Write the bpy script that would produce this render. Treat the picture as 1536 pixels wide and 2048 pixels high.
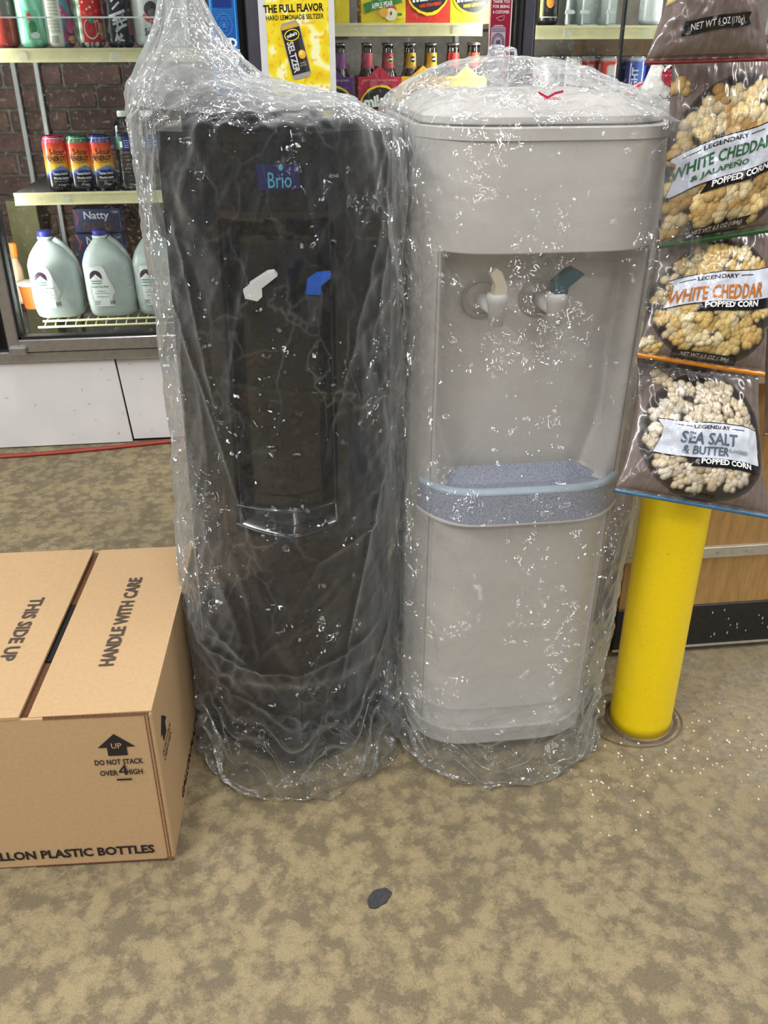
import bpy, math, random
import numpy as np
from mathutils import Vector, Matrix, noise

for o in list(bpy.data.objects): bpy.data.objects.remove(o)
scn = bpy.context.scene
COL = scn.collection
random.seed(4)
PI = math.pi

# ------------------------------------------------------------------ camera
CH, CF, TH, YAW, ROLL = 1.135, 1760.0, math.radians(27.7), math.radians(6.3), math.radians(-0.25)
f0 = Vector((math.sin(YAW)*math.cos(TH), math.cos(YAW)*math.cos(TH), -math.sin(TH)))
r0 = Vector((math.cos(YAW), -math.sin(YAW), 0)); u0 = r0.cross(f0)
cr = r0*math.cos(ROLL)+u0*math.sin(ROLL); cu = -r0*math.sin(ROLL)+u0*math.cos(ROLL)
cam_d = bpy.data.cameras.new('camera'); cam = bpy.data.objects.new('camera', cam_d); COL.objects.link(cam)
cam_d.sensor_fit = 'HORIZONTAL'; cam_d.sensor_width = 36; cam_d.lens = 36*CF/1536; cam_d.clip_start = .02
m = Matrix((cr, cu, -f0)).transposed().to_4x4(); m.translation = Vector((0, 0, CH)); cam.matrix_world = m
scn.camera = cam
def ray(px, py): return f0+cr*((px-768)/CF)-cu*((py-1024)/CF)
def at(px, py, Y):                      # point of the place on the vertical plane y=Y
    d = ray(px, py); return Vector((0, 0, CH))+d*(Y/d.y)
def onz(px, py, z=0):
    d = ray(px, py); return Vector((0, 0, CH))+d*((z-CH)/d.z)

# ------------------------------------------------------------------ light
scn.view_settings.view_transform = 'Standard'; scn.view_settings.look = 'None'
scn.view_settings.gamma = 1; scn.view_settings.exposure = 0.38
scn.cycles.transparent_max_bounces = 20; scn.cycles.max_bounces = 6
w = bpy.data.worlds.new('world'); scn.world = w; w.use_nodes = True
w.node_tree.nodes['Background'].inputs[0].default_value = (.93, .97, 1, 1)
w.node_tree.nodes['Background'].inputs[1].default_value = .15
def area(name, loc, size, power, color=(1, .985, .965), target=None, rot=None):
    l = bpy.data.lights.new(name, 'AREA'); l.shape = 'RECTANGLE'; l.size, l.size_y = size; l.energy = power; l.color = color
    o = bpy.data.objects.new(name, l); COL.objects.link(o); o.location = loc
    if target is not None: o.rotation_euler = (Vector(target)-Vector(loc)).to_track_quat('-Z', 'Y').to_euler()
    if rot: o.rotation_euler = rot
    return o
area('ceiling_lamp_front', (.45, .2, 2.9), (.16, 2.2), 22)
area('film_streak_lamp', (.1, -1.9, 2.9), (3.2, .16), 34)  # added unseen lamp, laid crosswise for a horizontal streak in the film
area('film_glint_lamp', (-.6, -4.2, 2.9), (.2, 3.0), 34)  # added low behind the camera so the film facets catch reflections
area('film_glint_lamp_right', (1.7, -3.6, 2.9), (.2, 3.0), 30)  # second lamp added out of view for glints on the film
area('ceiling_lamp_aisle', (-.5, 1.95, 2.9), (.14, 1.3), 20)
area('ceiling_lamp_left', (-2.2, -.15, 2.7), (.2, 2.0), 84)
area('ceiling_lamp_right', (2.3, 1.0, 2.75), (.2, 2.0), 60)

# ------------------------------------------------------------------ colours + materials
def lin(c):
    c = [x/255 for x in c[:3]]
    return tuple(x/12.92 if x <= .04045 else ((x+.055)/1.055)**2.4 for x in c)
def nodes(name):
    m = bpy.data.materials.new(name); m.use_nodes = True; nt = m.node_tree
    return m, nt, nt.nodes['Principled BSDF'], nt.nodes['Material Output']
def N(nt, t, **kw):
    n = nt.nodes.new(t)
    for k, v in kw.items():
        if k in n.inputs: n.inputs[k].default_value = v
        else: setattr(n, k, v)
    return n
def L(nt, a, b): nt.links.new(a, b)
def ramp(nt, fac, stops):
    n = nt.nodes.new('ShaderNodeValToRGB'); e = n.color_ramp.elements
    while len(e) > 1: e.remove(e[-1])
    e[0].position = stops[0][0]; e[0].color = (*stops[0][1], 1)
    for p, c in stops[1:]:
        x = e.new(p); x.color = (*c, 1)
    L(nt, fac, n.inputs[0]); return n
def mat(name, c, rough=.5, metal=0, spec=.5, var=.06, scale=30, bump=0, bscale=200, coat=0):
    """plain surface with a little procedural variation of its own colour"""
    m, nt, b, out = nodes(name); c = lin(c)
    tc = N(nt, 'ShaderNodeTexCoord'); no = N(nt, 'ShaderNodeTexNoise', Scale=scale, Detail=4.0)
    L(nt, tc.outputs['Object'], no.inputs['Vector'])
    r = ramp(nt, no.outputs['Fac'], [(.3, tuple(x*(1-var) for x in c)), (.7, tuple(min(1, x*(1+var)) for x in c))])
    L(nt, r.outputs[0], b.inputs['Base Color'])
    b.inputs['Roughness'].default_value = rough; b.inputs['Metallic'].default_value = metal
    b.inputs['Specular IOR Level'].default_value = spec; b.inputs['Coat Weight'].default_value = coat
    if bump:
        n2 = N(nt, 'ShaderNodeTexNoise', Scale=bscale, Detail=3.0); L(nt, tc.outputs['Object'], n2.inputs['Vector'])
        bp = N(nt, 'ShaderNodeBump', Strength=bump, Distance=.002); L(nt, n2.outputs['Fac'], bp.inputs['Height']); L(nt, bp.outputs[0], b.inputs['Normal'])
    return m
def printmat(name, rough=.4, coat=0, metal=0, spec=.5, bump=0, bscale=60):
    m, nt, b, out = nodes(name); a = N(nt, 'ShaderNodeAttribute', attribute_name='Col')
    L(nt, a.outputs['Color'], b.inputs['Base Color']); b.inputs['Roughness'].default_value = rough
    b.inputs['Coat Weight'].default_value = coat; b.inputs['Metallic'].default_value = metal; b.inputs['Specular IOR Level'].default_value = spec
    b.inputs['Coat Roughness'].default_value = .08
    if bump:
        tc = N(nt, 'ShaderNodeTexCoord'); n2 = N(nt, 'ShaderNodeTexNoise', Scale=bscale, Detail=2.0); L(nt, tc.outputs['Object'], n2.inputs['Vector'])
        bp = N(nt, 'ShaderNodeBump', Strength=bump, Distance=.01); L(nt, n2.outputs['Fac'], bp.inputs['Height']); L(nt, bp.outputs[0], b.inputs['Normal']); L(nt, bp.outputs[0], b.inputs['Coat Normal'])
    return m
def film(name, milk=.03, crease=.2, sc=30., gl=1.0, rough=.09, edge=.5, tint=(.98, .985, .985), fac=1.0):
    """clear poly film: transparent sheet, faint milky scatter, creases, crinkled facets with glossy reflection"""
    m, nt, b, out = nodes(name); nt.nodes.remove(b)
    tc = N(nt, 'ShaderNodeTexCoord')
    wn = N(nt, 'ShaderNodeTexNoise', Scale=7.0, Detail=4.0); L(nt, tc.outputs['Object'], wn.inputs['Vector'])
    mx = N(nt, 'ShaderNodeVectorMath', operation='MULTIPLY_ADD'); mx.inputs[1].default_value = (.16, .16, .16)
    L(nt, wn.outputs['Color'], mx.inputs[0]); L(nt, tc.outputs['Object'], mx.inputs[2])
    mp = N(nt, 'ShaderNodeMapping'); mp.inputs['Scale'].default_value = (1, 1, .42); mp.inputs['Rotation'].default_value = (.3, .45, 0); L(nt, mx.outputs[0], mp.inputs[0])
    pm = N(nt, 'ShaderNodeTexNoise', Scale=4.5, Detail=2.0); L(nt, tc.outputs['Object'], pm.inputs['Vector'])
    pr_ = ramp(nt, pm.outputs['Fac'], [(.44, (.05,)*3), (.60, (1,)*3)])
    hs = []
    for k, (s_, amp) in enumerate(((sc*.4, 1.0), (sc, 1.0), (sc*2.6, .9))):
        v = N(nt, 'ShaderNodeTexVoronoi', feature='F1', Scale=s_); L(nt, mp.outputs[0], v.inputs['Vector'])
        d_ = N(nt, 'ShaderNodeVectorMath', operation='SUBTRACT'); L(nt, mp.outputs[0], d_.inputs[0]); L(nt, v.outputs['Position'], d_.inputs[1])
        c_ = N(nt, 'ShaderNodeVectorMath', operation='SUBTRACT'); L(nt, v.outputs['Color'], c_.inputs[0]); c_.inputs[1].default_value = (.5, .5, .5)
        dt = N(nt, 'ShaderNodeVectorMath', operation='DOT_PRODUCT'); L(nt, d_.outputs[0], dt.inputs[0]); L(nt, c_.outputs[0], dt.inputs[1])
        q = N(nt, 'ShaderNodeMath', operation='MULTIPLY'); L(nt, dt.outputs['Value'], q.inputs[0]); q.inputs[1].default_value = amp*fac
        if k:
            q2 = N(nt, 'ShaderNodeMath', operation='MULTIPLY'); L(nt, q.outputs[0], q2.inputs[0]); L(nt, pr_.outputs[0], q2.inputs[1]); q = q2
        hs.append(q)
    a1 = N(nt, 'ShaderNodeMath', operation='ADD'); L(nt, hs[0].outputs[0], a1.inputs[0]); L(nt, hs[1].outputs[0], a1.inputs[1])
    a2 = N(nt, 'ShaderNodeMath', operation='ADD'); L(nt, a1.outputs[0], a2.inputs[0]); L(nt, hs[2].outputs[0], a2.inputs[1])
    bp = N(nt, 'ShaderNodeBump', Strength=1.0, Distance=.9); L(nt, a2.outputs[0], bp.inputs['Height'])
    v1 = N(nt, 'ShaderNodeTexVoronoi', feature='DISTANCE_TO_EDGE', Scale=sc*.45); L(nt, mp.outputs[0], v1.inputs['Vector'])
    cr_ = ramp(nt, v1.outputs['Distance'], [(0, (1,)*3), (.02, (.15,)*3), (.05, (0,)*3)])
    cm = N(nt, 'ShaderNodeMath', operation='MULTIPLY'); L(nt, cr_.outputs[0], cm.inputs[0]); L(nt, pr_.outputs[0], cm.inputs[1])
    lw = N(nt, 'ShaderNodeLayerWeight', Blend=.5); pw = N(nt, 'ShaderNodeMath', operation='POWER'); L(nt, lw.outputs['Facing'], pw.inputs[0]); pw.inputs[1].default_value = 1.9
    e = N(nt, 'ShaderNodeMath', operation='MULTIPLY_ADD'); L(nt, pw.outputs[0], e.inputs[0]); e.inputs[1].default_value = edge; e.inputs[2].default_value = milk
    e2 = N(nt, 'ShaderNodeMath', operation='MULTIPLY_ADD', use_clamp=True); L(nt, cm.outputs[0], e2.inputs[0]); e2.inputs[1].default_value = crease; L(nt, e.outputs[0], e2.inputs[2])
    tr = N(nt, 'ShaderNodeBsdfTransparent'); tr.inputs[0].default_value = (*tint, 1)
    df = N(nt, 'ShaderNodeBsdfDiffuse'); df.inputs[0].default_value = (.8, .83, .84, 1)
    tl = N(nt, 'ShaderNodeBsdfTranslucent'); tl.inputs[0].default_value = (.8, .83, .84, 1)
    dm = N(nt, 'ShaderNodeMixShader'); dm.inputs[0].default_value = .5; L(nt, df.outputs[0], dm.inputs[1]); L(nt, tl.outputs[0], dm.inputs[2])
    m1 = N(nt, 'ShaderNodeMixShader'); L(nt, e2.outputs[0], m1.inputs[0]); L(nt, tr.outputs[0], m1.inputs[1]); L(nt, dm.outputs[0], m1.inputs[2])
    gs = N(nt, 'ShaderNodeBsdfGlossy', Roughness=rough); L(nt, bp.outputs[0], gs.inputs['Normal'])
    fr = N(nt, 'ShaderNodeFresnel', IOR=1.45)
    fm = N(nt, 'ShaderNodeMath', operation='MULTIPLY', use_clamp=True); L(nt, fr.outputs[0], fm.inputs[0]); fm.inputs[1].default_value = gl
    fn = N(nt, 'ShaderNodeMath', operation='MINIMUM'); L(nt, fm.outputs[0], fn.inputs[0]); fn.inputs[1].default_value = .3
    m2 = N(nt, 'ShaderNodeMixShader'); L(nt, fn.outputs[0], m2.inputs[0]); L(nt, m1.outputs[0], m2.inputs[1]); L(nt, gs.outputs[0], m2.inputs[2])
    L(nt, m2.outputs[0], out.inputs[0]); return m
def glassy(name, tint=(.95, .97, .96), refl=1.0, rough=.03, dust=.0):
    m, nt, b, out = nodes(name); nt.nodes.remove(b)
    tr = N(nt, 'ShaderNodeBsdfTransparent'); tr.inputs[0].default_value = (*tint, 1)
    gs = N(nt, 'ShaderNodeBsdfGlossy', Roughness=rough); fr = N(nt, 'ShaderNodeFresnel', IOR=1.5)
    fm = N(nt, 'ShaderNodeMath', operation='MULTIPLY', use_clamp=True); L(nt, fr.outputs[0], fm.inputs[0]); fm.inputs[1].default_value = refl
    m2 = N(nt, 'ShaderNodeMixShader'); L(nt, fm.outputs[0], m2.inputs[0]); L(nt, tr.outputs[0], m2.inputs[1]); L(nt, gs.outputs[0], m2.inputs[2])
    last = m2
    if dust:
        tc = N(nt, 'ShaderNodeTexCoord'); no = N(nt, 'ShaderNodeTexNoise', Scale=90.0, Detail=2.0); L(nt, tc.outputs['Object'], no.inputs['Vector'])
        r = ramp(nt, no.outputs['Fac'], [(.60, (0,)*3), (.74, (dust,)*3)])
        df = N(nt, 'ShaderNodeBsdfDiffuse'); m3 = N(nt, 'ShaderNodeMixShader'); L(nt, r.outputs[0], m3.inputs[0]); L(nt, m2.outputs[0], m3.inputs[1]); L(nt, df.outputs[0], m3.inputs[2]); last = m3
    L(nt, last.outputs[0], out.inputs[0]); return m
def emis(name, c, s):
    m, nt, b, out = nodes(name); b.inputs['Emission Color'].default_value = (*lin(c), 1); b.inputs['Emission Strength'].default_value = s; return m

# ------------------------------------------------------------------ object helpers
INFO = {}
def tag(o, label=None, cat=None, group=None, kind=None):
    if label: o['label'] = label
    if cat: o['category'] = cat
    if group: o['group'] = group
    if kind: o['kind'] = kind
    return o
def thing(name, label, cat, loc=(0, 0, 0), rz=0, group=None):
    o = bpy.data.objects.new(name, None); COL.objects.link(o); o.empty_display_size = .05
    o.location = loc; o.rotation_euler = (0, 0, rz); INFO[o.name] = (Vector(loc), rz)
    return tag(o, label, cat, group)
def mk(name, V, F, m, parent=None, smooth=False, vcol=None, fcol=None, world=False):
    """one mesh object; world=True when V is given in world space and the parent is placed elsewhere"""
    V = [tuple(v) for v in V]
    if parent is not None and world:
        l, rz = INFO[parent.name]; c, s = math.cos(-rz), math.sin(-rz); W = []
        for x, y, z in V:
            x -= l.x; y -= l.y; W.append((c*x-s*y, s*x+c*y, z-l.z))
        V = W
    me = bpy.data.meshes.new(name); me.from_pydata(V, [], F); me.update()
    me.materials.append(m)
    if smooth: me.polygons.foreach_set('use_smooth', [True]*len(me.polygons))
    if vcol is not None:
        a = me.color_attributes.new('Col', 'FLOAT_COLOR', 'POINT')
        c = np.ones((len(V), 4), np.float32); c[:, :3] = np.asarray(vcol, np.float32); a.data.foreach_set('color', c.ravel())
    if fcol is not None:
        a = me.color_attributes.new('Col', 'FLOAT_COLOR', 'CORNER')
        n = np.array([len(p) for p in F]); c = np.ones((int(n.sum()), 4), np.float32); c[:, :3] = np.repeat(np.asarray(fcol, np.float32), n, axis=0); a.data.foreach_set('color', c.ravel())
    o = bpy.data.objects.new(name, me); COL.objects.link(o)
    if parent is not None:
        o.parent = parent
        if parent.name in INFO: INFO[o.name] = INFO[parent.name]
    return o
class MB:
    def __init__(s): s.V = []; s.F = []
    def add(s, V, F):
        n = len(s.V); s.V += [tuple(v) for v in V]; s.F += [tuple(i+n for i in f) for f in F]; return s
    def box(s, x0, x1, y0, y1, z0, z1, bev=0, rot=None):
        if bev:
            b = min(bev, abs(x1-x0)*.45, abs(y1-y0)*.45, abs(z1-z0)*.45); V = []
            for X, Y, Z in [(x, y, z) for x in (0, 1) for y in (0, 1) for z in (0, 1)]:
                cx, cy, cz = (x1 if X else x0), (y1 if Y else y0), (z1 if Z else z0); sx, sy, sz = (-b if X else b), (-b if Y else b), (-b if Z else b)
                V += [(cx, cy+sy, cz+sz), (cx+sx, cy, cz+sz), (cx+sx, cy+sy, cz)]
            import itertools
            F = []
            idx = lambda X, Y, Z, k: (X*4+Y*2+Z)*3+k
            for X in (0, 1): F.append([idx(X, a, b2, 0) for a, b2 in ((0, 0), (1, 0), (1, 1), (0, 1))][::(1 if X else -1)])
            for Y in (0, 1): F.append([idx(a, Y, b2, 1) for a, b2 in ((0, 0), (1, 0), (1, 1), (0, 1))][::(-1 if Y else 1)])
            for Z in (0, 1): F.append([idx(a, b2, Z, 2) for a, b2 in ((0, 0), (1, 0), (1, 1), (0, 1))][::(1 if Z else -1)])
            for Y in (0, 1):
                for Z in (0, 1): F.append([idx(0, Y, Z, 1), idx(1, Y, Z, 1), idx(1, Y, Z, 2), idx(0, Y, Z, 2)])
            for X in (0, 1):
                for Z in (0, 1): F.append([idx(X, 0, Z, 0), idx(X, 1, Z, 0), idx(X, 1, Z, 2), idx(X, 0, Z, 2)])
            for X in (0, 1):
                for Y in (0, 1): F.append([idx(X, Y, 0, 0), idx(X, Y, 1, 0), idx(X, Y, 1, 1), idx(X, Y, 0, 1)])
            for X in (0, 1):
                for Y in (0, 1):
                    for Z in (0, 1): F.append([idx(X, Y, Z, k) for k in range(3)])
        else:
            V = [(x, y, z) for x in (x0, x1) for y in (y0, y1) for z in (z0, z1)]
            F = [(0, 1, 3, 2), (4, 6, 7, 5), (0, 4, 5, 1), (2, 3, 7, 6), (0, 2, 6, 4), (1, 5, 7, 3)]
        if rot: V = [rot @ Vector(v) for v in V]
        return s.add(V, F)
    def lathe(s, prof, cx=0, cy=0, cz=0, n=24, R=None, cap=True):
        V = []; F = []
        for r, z in prof:
            for i in range(n):
                a = 2*PI*i/n; v = Vector((r*math.cos(a), r*math.sin(a), z))
                if R: v = R @ v
                V.append((v.x+cx, v.y+cy, v.z+cz))
        for j in range(len(prof)-1):
            for i in range(n):
                k = (i+1) % n; F.append((j*n+i, j*n+k, (j+1)*n+k, (j+1)*n+i))
        if cap: F.append(tuple(range(n))[::-1]); F.append(tuple(range((len(prof)-1)*n, len(prof)*n)))
        return s.add(V, F)
    def tube(s, pts, r, n=8):
        pts = [Vector(p) for p in pts]; V = []; F = []; up = Vector((0, 0, 1))
        for i, p in enumerate(pts):
            t = (pts[min(i+1, len(pts)-1)]-pts[max(i-1, 0)]).normalized()
            a = t.cross(up if abs(t.z) < .95 else Vector((1, 0, 0))).normalized(); b = t.cross(a)
            for k in range(n):
                q = 2*PI*k/n; V.append(p+a*(r*math.cos(q))+b*(r*math.sin(q)))
        for i in range(len(pts)-1):
            for k in range(n): F.append((i*n+k, i*n+(k+1) % n, (i+1)*n+(k+1) % n, (i+1)*n+k))
        F += [tuple(range(n))[::-1], tuple(range((len(pts)-1)*n, len(pts)*n))]
        return s.add(V, F)
    def prism(s, poly, y0, y1):           # polygon in x,z extruded along y
        n = len(poly); V = [(x, y0, z) for x, z in poly]+[(x, y1, z) for x, z in poly]
        F = [tuple(range(n)), tuple(range(n, 2*n))[::-1]]+[(i, i+n, (i+1) % n+n, (i+1) % n) for i in range(n)]
        return s.add(V, F)
    def prismz(s, poly, z0, z1):
        n = len(poly); V = [(x, y, z0) for x, y in poly]+[(x, y, z1) for x, y in poly]
        F = [tuple(range(n))[::-1], tuple(range(n, 2*n))]+[(i, (i+1) % n, (i+1) % n+n, i+n) for i in range(n)]
        return s.add(V, F)
    def build(s, name, m, parent=None, smooth=False, world=False): return mk(name, s.V, s.F, m, parent, smooth, world=world)

_tc = {}
def txt(body, bold=0.0):
    k = (body, bold)
    if k not in _tc:
        c = bpy.data.curves.new('lettering', 'FONT'); c.body = body; c.size = 1; c.offset = bold; c.resolution_u = 2; c.fill_mode = 'FRONT'
        c.align_x = 'CENTER'
        o = bpy.data.objects.new('lettering', c); me = bpy.data.meshes.new_from_object(o)
        V = [(v.co.x, v.co.y) for v in me.vertices]; F = [tuple(p.vertices) for p in me.polygons]
        bpy.data.objects.remove(o); bpy.data.curves.remove(c); bpy.data.meshes.remove(me)
        _tc[k] = (V, F)
    return _tc[k]
class Decal:
    """flat print: layered coloured shapes in a 2-D frame, mapped on to a surface"""
    def __init__(s): s.V = []; s.F = []; s.C = []; s.k = 0
    def raw(s, V, F, c):
        n = len(s.V); s.k += 1; s.V += [(x, y, s.k) for x, y in V]; s.F += [tuple(i+n for i in f) for f in F]; s.C += [lin(c)]*len(F); return s
    def rect(s, x0, x1, y0, y1, c, nx=1, ny=1):
        V = [(x0+(x1-x0)*i/nx, y0+(y1-y0)*j/ny) for j in range(ny+1) for i in range(nx+1)]
        F = [(j*(nx+1)+i, j*(nx+1)+i+1, (j+1)*(nx+1)+i+1, (j+1)*(nx+1)+i) for j in range(ny) for i in range(nx)]
        return s.raw(V, F, c)
    def poly(s, P, c): return s.raw(P, [tuple(range(len(P)))], c)
    def ell(s, cx, cy, rx, ry, c, n=28, rot=0, jag=0, p=1.0):
        P = []
        for i in range(n):
            a = 2*PI*i/n; k = 1+jag*(random.random()-.5)
            x = rx*k*math.copysign(abs(math.cos(a))**p, math.cos(a)); y = ry*k*math.copysign(abs(math.sin(a))**p, math.sin(a))
            P.append((cx+x*math.cos(rot)-y*math.sin(rot), cy+x*math.sin(rot)+y*math.cos(rot)))
        return s.poly(P, c)
    def text(s, t, cx, cy, w, h, c, bold=.012, rot=0, warp=None, shear=0):
        V, F = txt(t, bold)
        if not V: return s
        xs = [v[0] for v in V]; ys = [v[1] for v in V]; a, b, c0, d = min(xs), max(xs), min(ys), max(ys); P = []
        for x, y in V:
            x = ((x-a)/(b-a)-.5)*w; y = ((y-c0)/(d-c0)-.5)*h; x += shear*y
            X = cx+x*math.cos(rot)-y*math.sin(rot); Y = cy+x*math.sin(rot)+y*math.cos(rot)
            P.append(warp(X, Y) if warp else (X, Y))
        return s.raw(P, F, c)
    def stroke(s, pts, wd, c):
        V = []; F = []
        for i, p in enumerate(pts):
            p = Vector(p); t = (Vector(pts[min(i+1, len(pts)-1)])-Vector(pts[max(i-1, 0)])).normalized(); nrm = Vector((-t.y, t.x))*wd/2
            V += [tuple(p+nrm), tuple(p-nrm)]
        for i in range(len(pts)-1): F.append((2*i, 2*i+1, 2*i+3, 2*i+2))
        return s.raw(V, F, c)
    def build(s, name, fn, m, parent=None, world=False, step=.00025, sub=0):
        if sub:
            import bmesh
            bm = bmesh.new(); vs = [bm.verts.new(v) for v in s.V]; cl = bm.faces.layers.int.new('c')
            for q, f in enumerate(s.F):
                try: x = bm.faces.new([vs[i] for i in f]); x[cl] = q
                except ValueError: pass
            bmesh.ops.triangulate(bm, faces=bm.faces[:])
            for _ in range(5):
                ed = [e for e in bm.edges if e.calc_length() > sub]
                if not ed: break
                bmesh.ops.subdivide_edges(bm, edges=ed, cuts=1); bmesh.ops.triangulate(bm, faces=[f for f in bm.faces if len(f.verts) > 3])
            bm.verts.index_update(); V2 = [tuple(v.co) for v in bm.verts]; F2 = [tuple(v.index for v in f.verts) for f in bm.faces]; C2 = [s.C[f[cl]] for f in bm.faces]; bm.free()
            return mk(name, [fn(x, y, k*step+.0003) for x, y, k in V2], F2, m, parent, fcol=C2, world=world)
        return mk(name, [fn(x, y, k*step+.0003) for x, y, k in s.V], s.F, m, parent, fcol=s.C, world=world)
def front(x0, y0, z0):                     # print on a plane facing the shopper (-y)
    return lambda x, y, o: (x0+x, y0-o, z0+y)
def cyl(r, z0=0, a0=0):
    return lambda x, y, o: ((r+o)*math.sin(x/r+a0), -(r+o)*math.cos(x/r+a0), z0+y)
def scol(f, V): return [lin(f(*v)) for v in V]

PR = printmat('printed_card', .45); PRG = printmat('printed_gloss', .22, coat=.5); PRC = printmat('printed_can', .28, coat=.4, metal=.05)
PRF = printmat('printed_flat', .7)
STEEL = mat('brushed_steel', (172, 170, 172), .32, .9, var=.1, scale=60); STEELD = mat('dark_steel', (88, 86, 96), .4, .8)
RUBBER = mat('black_rubber', (18, 18, 20), .6); DARK = mat('dark_interior', (38, 36, 33), .8)
CREAM = mat('cream_price_strip', (246, 236, 188), .45, var=.08, scale=25); WIRE = mat('cream_wire', (224, 220, 170), .45)
SILVER = mat('can_lid_metal', (200, 200, 202), .25, .9); GLASS = glassy('door_glass', (.9, .93, .92), .6, .02, dust=.12)

# ================================================================== THE SETTING
def floor_mat():
    m, nt, b, out = nodes('concrete'); tc = N(nt, 'ShaderNodeTexCoord')
    big = N(nt, 'ShaderNodeTexNoise', Scale=1.6, Detail=3.0); L(nt, tc.outputs['Object'], big.inputs['Vector'])
    n1 = N(nt, 'ShaderNodeTexNoise', Scale=16.0, Detail=6.0, Roughness=.65, Distortion=.2); L(nt, tc.outputs['Object'], n1.inputs['Vector'])
    n2 = N(nt, 'ShaderNodeTexNoise', Scale=420.0, Detail=4.0, Roughness=.75); L(nt, tc.outputs['Object'], n2.inputs['Vector'])
    n4 = N(nt, 'ShaderNodeTexNoise', Scale=90.0, Detail=4.0, Roughness=.7); L(nt, tc.outputs['Object'], n4.inputs['Vector'])
    wv = N(nt, 'ShaderNodeVectorMath', operation='MULTIPLY_ADD'); wv.inputs[1].default_value = (.045, .045, .045); L(nt, n4.outputs['Color'], wv.inputs[0]); L(nt, tc.outputs['Object'], wv.inputs[2])
    n3 = N(nt, 'ShaderNodeTexVoronoi', Scale=42.0, feature='F1'); L(nt, wv.outputs[0], n3.inputs['Vector'])
    vm = N(nt, 'ShaderNodeMath', operation='MULTIPLY_ADD'); L(nt, n1.outputs['Fac'], vm.inputs[0]); vm.inputs[1].default_value = -2.2; L(nt, n3.outputs['Distance'], vm.inputs[2])
    ve = N(nt, 'ShaderNodeMath', operation='ADD'); L(nt, vm.outputs[0], ve.inputs[0]); ve.inputs[1].default_value = 1.08
    r1 = ramp(nt, ve.outputs[0], [(.20, lin((150, 136, 106))), (.45, lin((137, 124, 97))), (.75, lin((114, 103, 83)))])
    n5 = N(nt, 'ShaderNodeTexVoronoi', Scale=48.0, feature='DISTANCE_TO_EDGE'); L(nt, wv.outputs[0], n5.inputs['Vector'])
    r3 = ramp(nt, n5.outputs['Distance'], [(0, (.72, .70, .66)), (.05, (1, 1, 1))])
    mx = N(nt, 'ShaderNodeMix', data_type='RGBA', blend_type='MULTIPLY'); mx.inputs[0].default_value = .55
    L(nt, r1.outputs[0], mx.inputs[6]); L(nt, r3.outputs[0], mx.inputs[7])
    r2 = ramp(nt, n2.outputs['Fac'], [(.30, (.42, .40, .37)), (.42, (.86, .85, .83)), (.55, (1.05, 1.05, 1.02)), (.68, (1.16, 1.16, 1.14)), (.76, (1.6, 1.6, 1.6))])
    m2 = N(nt, 'ShaderNodeMix', data_type='RGBA', blend_type='MULTIPLY'); m2.inputs[0].default_value = .9
    L(nt, mx.outputs[2], m2.inputs[6]); L(nt, r2.outputs[0], m2.inputs[7])
    rb = ramp(nt, big.outputs['Fac'], [(.35, (.88, .88, .9)), (.65, (1.06, 1.05, 1.0))])
    m3 = N(nt, 'ShaderNodeMix', data_type='RGBA', blend_type='MULTIPLY'); m3.inputs[0].default_value = 1
    L(nt, m2.outputs[2], m3.inputs[6]); L(nt, rb.outputs[0], m3.inputs[7])
    # worn grey patch of floor around the post (the finish is rubbed off there)
    sp = N(nt, 'ShaderNodeVectorMath', operation='DISTANCE'); L(nt, tc.outputs['Object'], sp.inputs[0]); sp.inputs[1].default_value = (1.0, 1.2, 0)
    wn = N(nt, 'ShaderNodeMath', operation='MULTIPLY_ADD'); L(nt, n1.outputs['Fac'], wn.inputs[0]); wn.inputs[1].default_value = 1.1; L(nt, sp.outputs['Value'], wn.inputs[2])
    rw = ramp(nt, wn.outputs[0], [(.55, (.85,)*3), (1.25, (0,)*3)])
    gr = N(nt, 'ShaderNodeMix', data_type='RGBA'); L(nt, rw.outputs[0], gr.inputs[0]); L(nt, m3.outputs[2], gr.inputs[6])
    rg = ramp(nt, n4.outputs['Fac'], [(.3, lin((104, 95, 82))), (.42, lin((138, 128, 111))), (.56, lin((156, 146, 128))), (.70, lin((166, 156, 138)))])
    m4 = N(nt, 'ShaderNodeMix', data_type='RGBA', blend_type='MULTIPLY'); m4.inputs[0].default_value = .9; L(nt, rg.outputs[0], m4.inputs[6]); L(nt, r2.outputs[0], m4.inputs[7]); L(nt, m4.outputs[2], gr.inputs[7]); L(nt, gr.outputs[2], b.inputs['Base Color'])
    b.inputs['Roughness'].default_value = .55; b.inputs['Specular IOR Level'].default_value = .3
    bp = N(nt, 'ShaderNodeBump', Strength=.25, Distance=.002); L(nt, n2.outputs['Fac'], bp.inputs['Height']); L(nt, bp.outputs[0], b.inputs['Normal'])
    return m
tag(MB().box(-4, 5, -3, 4, -.1, 0).build('floor', floor_mat()), kind='structure', label='speckled tan concrete shop floor')

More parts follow.
